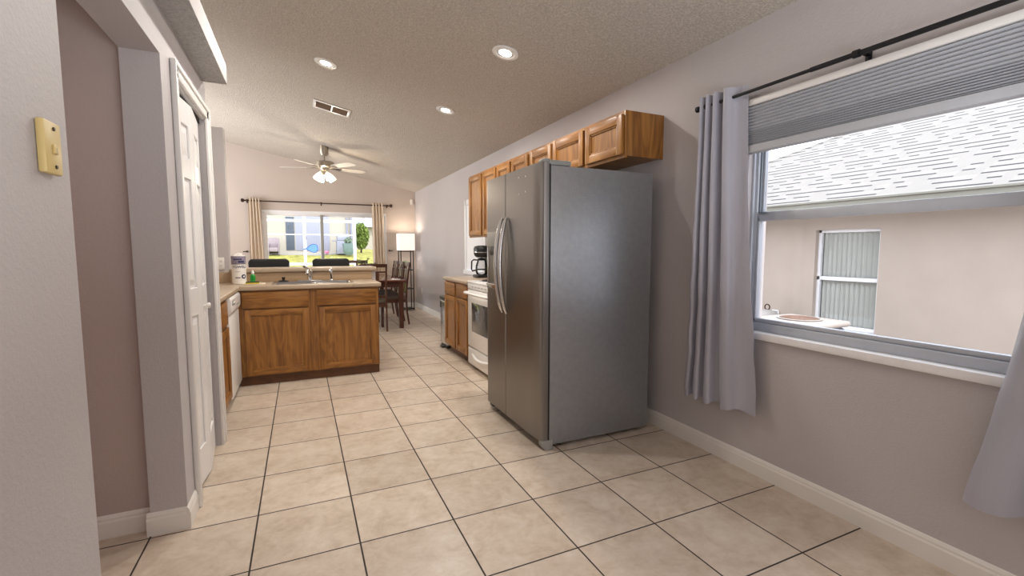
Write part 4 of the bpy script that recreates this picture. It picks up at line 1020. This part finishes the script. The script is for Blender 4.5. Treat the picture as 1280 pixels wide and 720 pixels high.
g = G(); g.box(EX, yb, EZ-.075, EX+.03, EY, EZ-.004); g.box(EX, EY-.03, EZ-.075, 2*RXX-EX, EY, EZ-.004); g.box(EX-.02, yb, EZ-.012, EX+.03, EY+.02, EZ+.006); g.build('fascia', 'fascia', nh)
g = G(); g.box(EX+.03, yb, EZ-.07, NX+.01, EY-.03, EZ-.055); g.build('soffit', 'fascia', nh)
g = G(); y0, y1, z0, z1 = NW; xx = NX+.06
for q in ((y0, z0, y0+.035, z1), (y1-.035, z0, y1, z1), (y0, z0, y1, z0+.04), (y0, z1-.035, y1, z1), (y0, (z0+z1)/2-.02, y1, (z0+z1)/2+.025)): g.box(xx, q[0], q[1], xx+.05, q[2], q[3], 0, .003)
g.box(NX-.02, y0-.02, z0-.04, xx+.05, y1+.02, z0, 0, .004)
wnb = g.build('window', 'vinyl', nh)
G().box(xx+.024, y0+.03, z0+.03, xx+.028, y1-.03, z1-.03).build('pane', 'glass', wnb)
g = G(); k = 0
while y0+.02+k*.055 < y1-.03:
    g.obox(Matrix.Translation((NX+.135, y0+.045+k*.055, (z0+z1)/2)) @ Matrix.Rotation(.55, 4, 'Z') @ Matrix.Diagonal((.006, .060, z1-z0-.05, 1))); k += 1
g.box(NX+.125, y0+.01, z1-.05, NX+.15, y1-.01, z1-.01); g.build('vertical_blind', 'blinds', wnb)
G().box(NX+.17, y0-.05, z0-.05, NX+.19, y1+.05, z1+.05).build('room_shade_panel', 'greyout', nh)  # grey backing sheet stands for the unlit interior behind the blinds
# air conditioner
ax, ay, az = 5.40, .74, .512
ac = thing('air_conditioner', 'cream outdoor air conditioner with round rusty top grille outside the near window', 'air conditioner', (ax, ay, GZ))
G().box(ax-.46, ay-.46, GZ, ax+.46, ay+.46, GZ+.08, 0, .01).build('pad', 'conc', ac)
g = G(); g.box(ax-.31, ay-.31, GZ+.08, ax+.31, ay+.31, az-.06, 0, .06, 3)
for i in range(14):
    z = GZ+.14+i*.06
    if z < az-.1: g.box(ax-.316, ay-.25, z, ax-.30, ay+.25, z+.012); g.box(ax-.25, ay-.316, z, ax+.25, ay-.30, z+.012)
g.build('cabinet', 'greyout', ac)
g = G(); g.box(ax-.33, ay-.33, az-.06, ax+.33, ay+.33, az-.0, 0, .05, 4); g.lathe([(.20, 0), (.21, .012), (.185, .014), (.18, 0)], (ax, ay, az), 40); g.build('top_cover', 'acwhite', ac)
g = G()
for r in [.02+.016*i for i in range(10)]: g.tube([(ax+r*math.cos(2*PI*k/32), ay+r*math.sin(2*PI*k/32), az+.012) for k in range(33)], .006, 6)
for k in range(6): g.cyl((ax, ay, az+.008), (ax+.185*math.cos(k*PI/3), ay+.185*math.sin(k*PI/3), az+.008), .006, .006, 6)
g.build('fan_grille', 'rust', ac)
G().lathe([(.18, .0005), (.18, .003), (.01, .004)], (ax, ay, az), 36).build('fan_well', 'rust', ac)
# lidded tank by the wall
tx, ty = 6.22, 1.71
tk = thing('outdoor_tank', 'white lidded tank with ring handle beside the tan house wall', 'tank', (tx, ty, GZ))
G().lathe([(.19, 0), (.20, .05), (.20, .80), (.19, .84), (.05, .842)], (tx, ty, GZ), 28).build('body', 'acwhite', tk)
G().lathe([(.205, .80), (.21, .805), (.21, .86), (.205, .865), (.19, .866)], (tx, ty, GZ), 28).build('dark_band', 'alumd', tk)
G().lathe([(.19, .862), (.16, .90), (.11, .97), (.05, 1.0), (.004, 1.005)], (tx, ty, GZ), 28).build('lid', 'acwhite', tk)
G().tube([(tx, ty+.035*math.cos(2*PI*k/20), GZ+1.035+.035*math.sin(2*PI*k/20)) for k in range(21)], .008, 8).build('ring_handle', 'bronze', tk)
jb = thing('outdoor_outlet_box', 'small pale outlet box on the tan house wall beside the tank', 'outlet', (NX, 1.84, .30))
G().box(NX-.03, 1.80, .29, NX-.0005, 1.90, .41, 0, .008).build('box', 'whitepl', jb); G().box(NX-.036, 1.81, .30, NX-.029, 1.89, .40, 0, .004).build('cover', 'greyplastic', jb)

# ------------------------------------------------------------------ behind the house: lanai, lawn, neighbours
G().box(-4, YF+.15, -.12, 4.2, 10.9, -.02).build('patio_slab', 'conc', base=(0,0,0), kind='structure')
def lawn(u, v):
    x = -14+34*u; y = 10.9+30*v
    t = min(1, max(0, (y-10.9)/9)); t = t*t*(3-2*t)
    return (x, y, -.12+1.12*t+.02*math.sin(x*2.3+y*1.7)+.015*math.sin(x*5.1-y*3.3)+max(0, (y-20))*.02)
g = G().grid(lawn, 120, 100); g.build('lawn', 'grass', base=(0,0,0), kind='structure')
sc_ = thing('screen_enclosure', 'white framed patio screen enclosure outside the sliding glass door', 'screen enclosure', (.5, 10.5, 0))
for x in (-2.4, -.55, .737, 1.942): G().box(x-.036, 10.48, -.02, x+.036, 10.54, 2.7, 0, .004).build('post', 'vinyl', sc_)
for z, h in ((1.967, .032), (1.62, .012), (.875, .034), (.03, .05), (2.7, .05)): G().box(-2.4, 10.49, z-h, 1.942, 10.53, z+h, 0, .004).build('rail', 'vinyl', sc_)
G().box(.762, 10.455, 1.50, .79, 10.48, 1.60, 0, .004).build('door_latch', 'greyout', sc_)
G().box(1.925, 7.66, 1.94, 1.96, 10.48, 1.99, 0, .004).build('rail', 'vinyl', sc_)
nt = thing('landing_net', 'blue hoop net hanging on the white patio screen post', 'net', (.9, 10.42, 1.16))
hp = [(.755, 1.262), (.80, 1.30), (.86, 1.352), (.925, 1.378), (.985, 1.372), (1.022, 1.335), (1.032, 1.275), (1.022, 1.21), (.99, 1.172), (.93, 1.168), (.86, 1.19), (.80, 1.23), (.755, 1.262)]
G().tube([(x, 10.42, z) for x, z in hp], .009, 8).build('hoop', 'blueline', nt)
G().prism(hp[:-1], 10.417, 10.424, 1).build('mesh', 'bluenet', nt)
G().tube([(.76, 10.42, 1.262), (.72, 10.435, 1.255), (.69, 10.445, 1.25)], .014, 8).build('handle', 'blueline', nt)
HY = 20.0
fh = thing('back_neighbor_house', 'pale cream house across the lawn beyond the patio', 'house', (.5, HY, .9))
G().box(-8, HY, .95, 2.86, HY+6, 4.3).build('wall', 'cream', fh)
G().box(-8, HY-.3, .85, 2.95, HY, 1.05, 0, .01).build('foundation', 'conc', fh)
g = G(); g.box(.07, HY-.03, 1.22, .40, HY-.001, 2.66, 0, .004); d_ = g.build('door', 'gdoor', fh)
G().box(.15, HY-.036, 2.17, .30, HY-.03, 2.32).build('pane', 'glass', d_)
g = G(); n = 22
for i in range(n): g.box(.44+1.40*i/n, HY-.03, 1.20, .44+1.40*(i+.9)/n, HY-.002, 2.75, 0, .004)
g.build('siding_panel', 'siding', fh)
for x in (2.58, 2.76): G().cyl((x, HY-.06, .95), (x, HY-.06, 3.2), .045, .045, 12).build('downspout', 'greyout', fh)
G().prism([(-8.2, 4.3), (3.3, 4.3), (1.0, 5.6), (-8.2, 5.6)], HY-.5, HY+6, 1).build('roof', 'shingle', fh)
bx = thing('storage_box', 'taupe covered patio chair against the cream house wall', 'covered chair', (-.39, HY-.5, .95))
g = G(); g.prism([(-.60, 1.06), (-.18, 1.06), (-.18, 1.70), (-.24, 1.74), (-.54, 1.74), (-.60, 1.70)], HY-.45, HY-.36, 1, 0, .015); g.build('backrest', 'tanbox', bx)
for x in (-.60, -.22): G().box(x, HY-.85, 1.05, x+.04, HY-.45, 1.50, 0, .01).build('arm', 'tanbox', bx)
G().box(-.56, HY-.85, 1.15, -.22, HY-.45, 1.32, 0, .03).build('seat', 'tanbox', bx)
bx.name = 'covered_patio_chair'
gr = thing('grill', 'grey covered barbecue grill beside the cream house corner', 'grill', (2.35, HY-.7, .95))
gy = HY-.8
G().box(2.08, gy, 1.05, 2.62, gy+.45, 1.62, 0, .02).build('cart', 'greyout', gr)
G().prism([(gy-.0, 1.63), (gy+.02, 1.8), (gy+.15, 1.92), (gy+.32, 1.92), (gy+.45, 1.8), (gy+.45, 1.63)], 2.10, 2.60, 0, 0, .02).build('lid', 'greyout', gr)
for x in (2.0, 2.61): G().box(x-.09, gy+.05, 1.60, x+.09, gy+.4, 1.64, 0, .008).build('side_shelf', 'greyout', gr)
pg = thing('planter_pot', 'large glazed planter pot with a pale shrub in front of the grill', 'planter', (2.55, HY-1.4, .95))
px_, py_ = 2.52, HY-1.35
G().lathe([(.13, 1.0), (.22, 1.15), (.25, 1.42), (.26, 1.5), (.22, 1.5), (.2, 1.44)], (px_, py_, 0), 24).build('pot', 'potg', pg)
def foliage(c, r, n, m, parent, name='foliage', leaf=.05, seed=3):
    g = G(); q = random.Random(seed)
    for i in range(n):
        d = Vector((q.gauss(0, 1), q.gauss(0, 1), q.gauss(0, 1))).normalized() * (q.random()**.4); p = Vector(c)+Vector((d.x*r[0], d.y*r[1], d.z*r[2]))
        R = Euler((q.uniform(0, 6), q.uniform(0, 6), q.uniform(0, 6))).to_matrix().to_4x4(); s = leaf*q.uniform(.6, 1.3)
        mt = Matrix.Translation(p) @ R @ Matrix.Diagonal((s, s*.55, 1, 1))
        vs = [g.bm.verts.new(mt @ Vector(v)) for v in ((-1, 0, 0), (0, -1, .01), (1, 0, 0), (0, 1, .01))]; g.bm.faces.new(vs)
    return g.build(name, m, parent)
foliage((px_-.02, py_, 1.62), (.17, .17, .16), 300, 'treeg', pg, leaf=.04)
ry = tag(G().lathe([(.05, 0), (.085, .03), (.095, .08), (.07, .13), (.003, .15)], (1.68, HY-.45, 1.05), 18).build('toy_ball', 'pink'), 'small pink toy at the foot of the cream house wall', 'toy')
bs = thing('bush', 'rounded yellow-green bush on the lawn right of the cream house', 'bush', (3.55, 23, 1.0))
foliage((3.53, 23, 1.95), (.42, .44, .70), 3000, 'bush', bs, leaf=.06, seed=9)
G().cyl((3.53, 23, .98), (3.53, 23, 1.7), .05, .03, 10).build('stem', 'bronze', bs)
wh = thing('far_house', 'white house with grey roof far beyond the bush', 'house', (5.5, 32, 1.0))
G().box(3.8, 32, .9, 11, 36, 2.85).build('wall', 'cream', wh); G().prism([(31.6, 2.83), (36.4, 2.83), (34, 4.0)], 3.5, 11.3, 0).build('roof', 'siding', wh)
for i, (x, y, h, lab) in enumerate(((4.9, 36.8, 4.2, 'distant grey-green tree above the white roof, left one'), (6.2, 37.6, 4.6, 'distant grey-green tree above the white roof, right one'))):
    t = thing('tree', lab, 'tree', (x, y, 1.0)); G().cyl((x, y, 1.0), (x, y, h), .12, .07, 10).build('trunk', 'bronze', t); foliage((x, y, h+.2), (.8, .8, .7), 900, 'treeg', t, leaf=.16, seed=20+i)
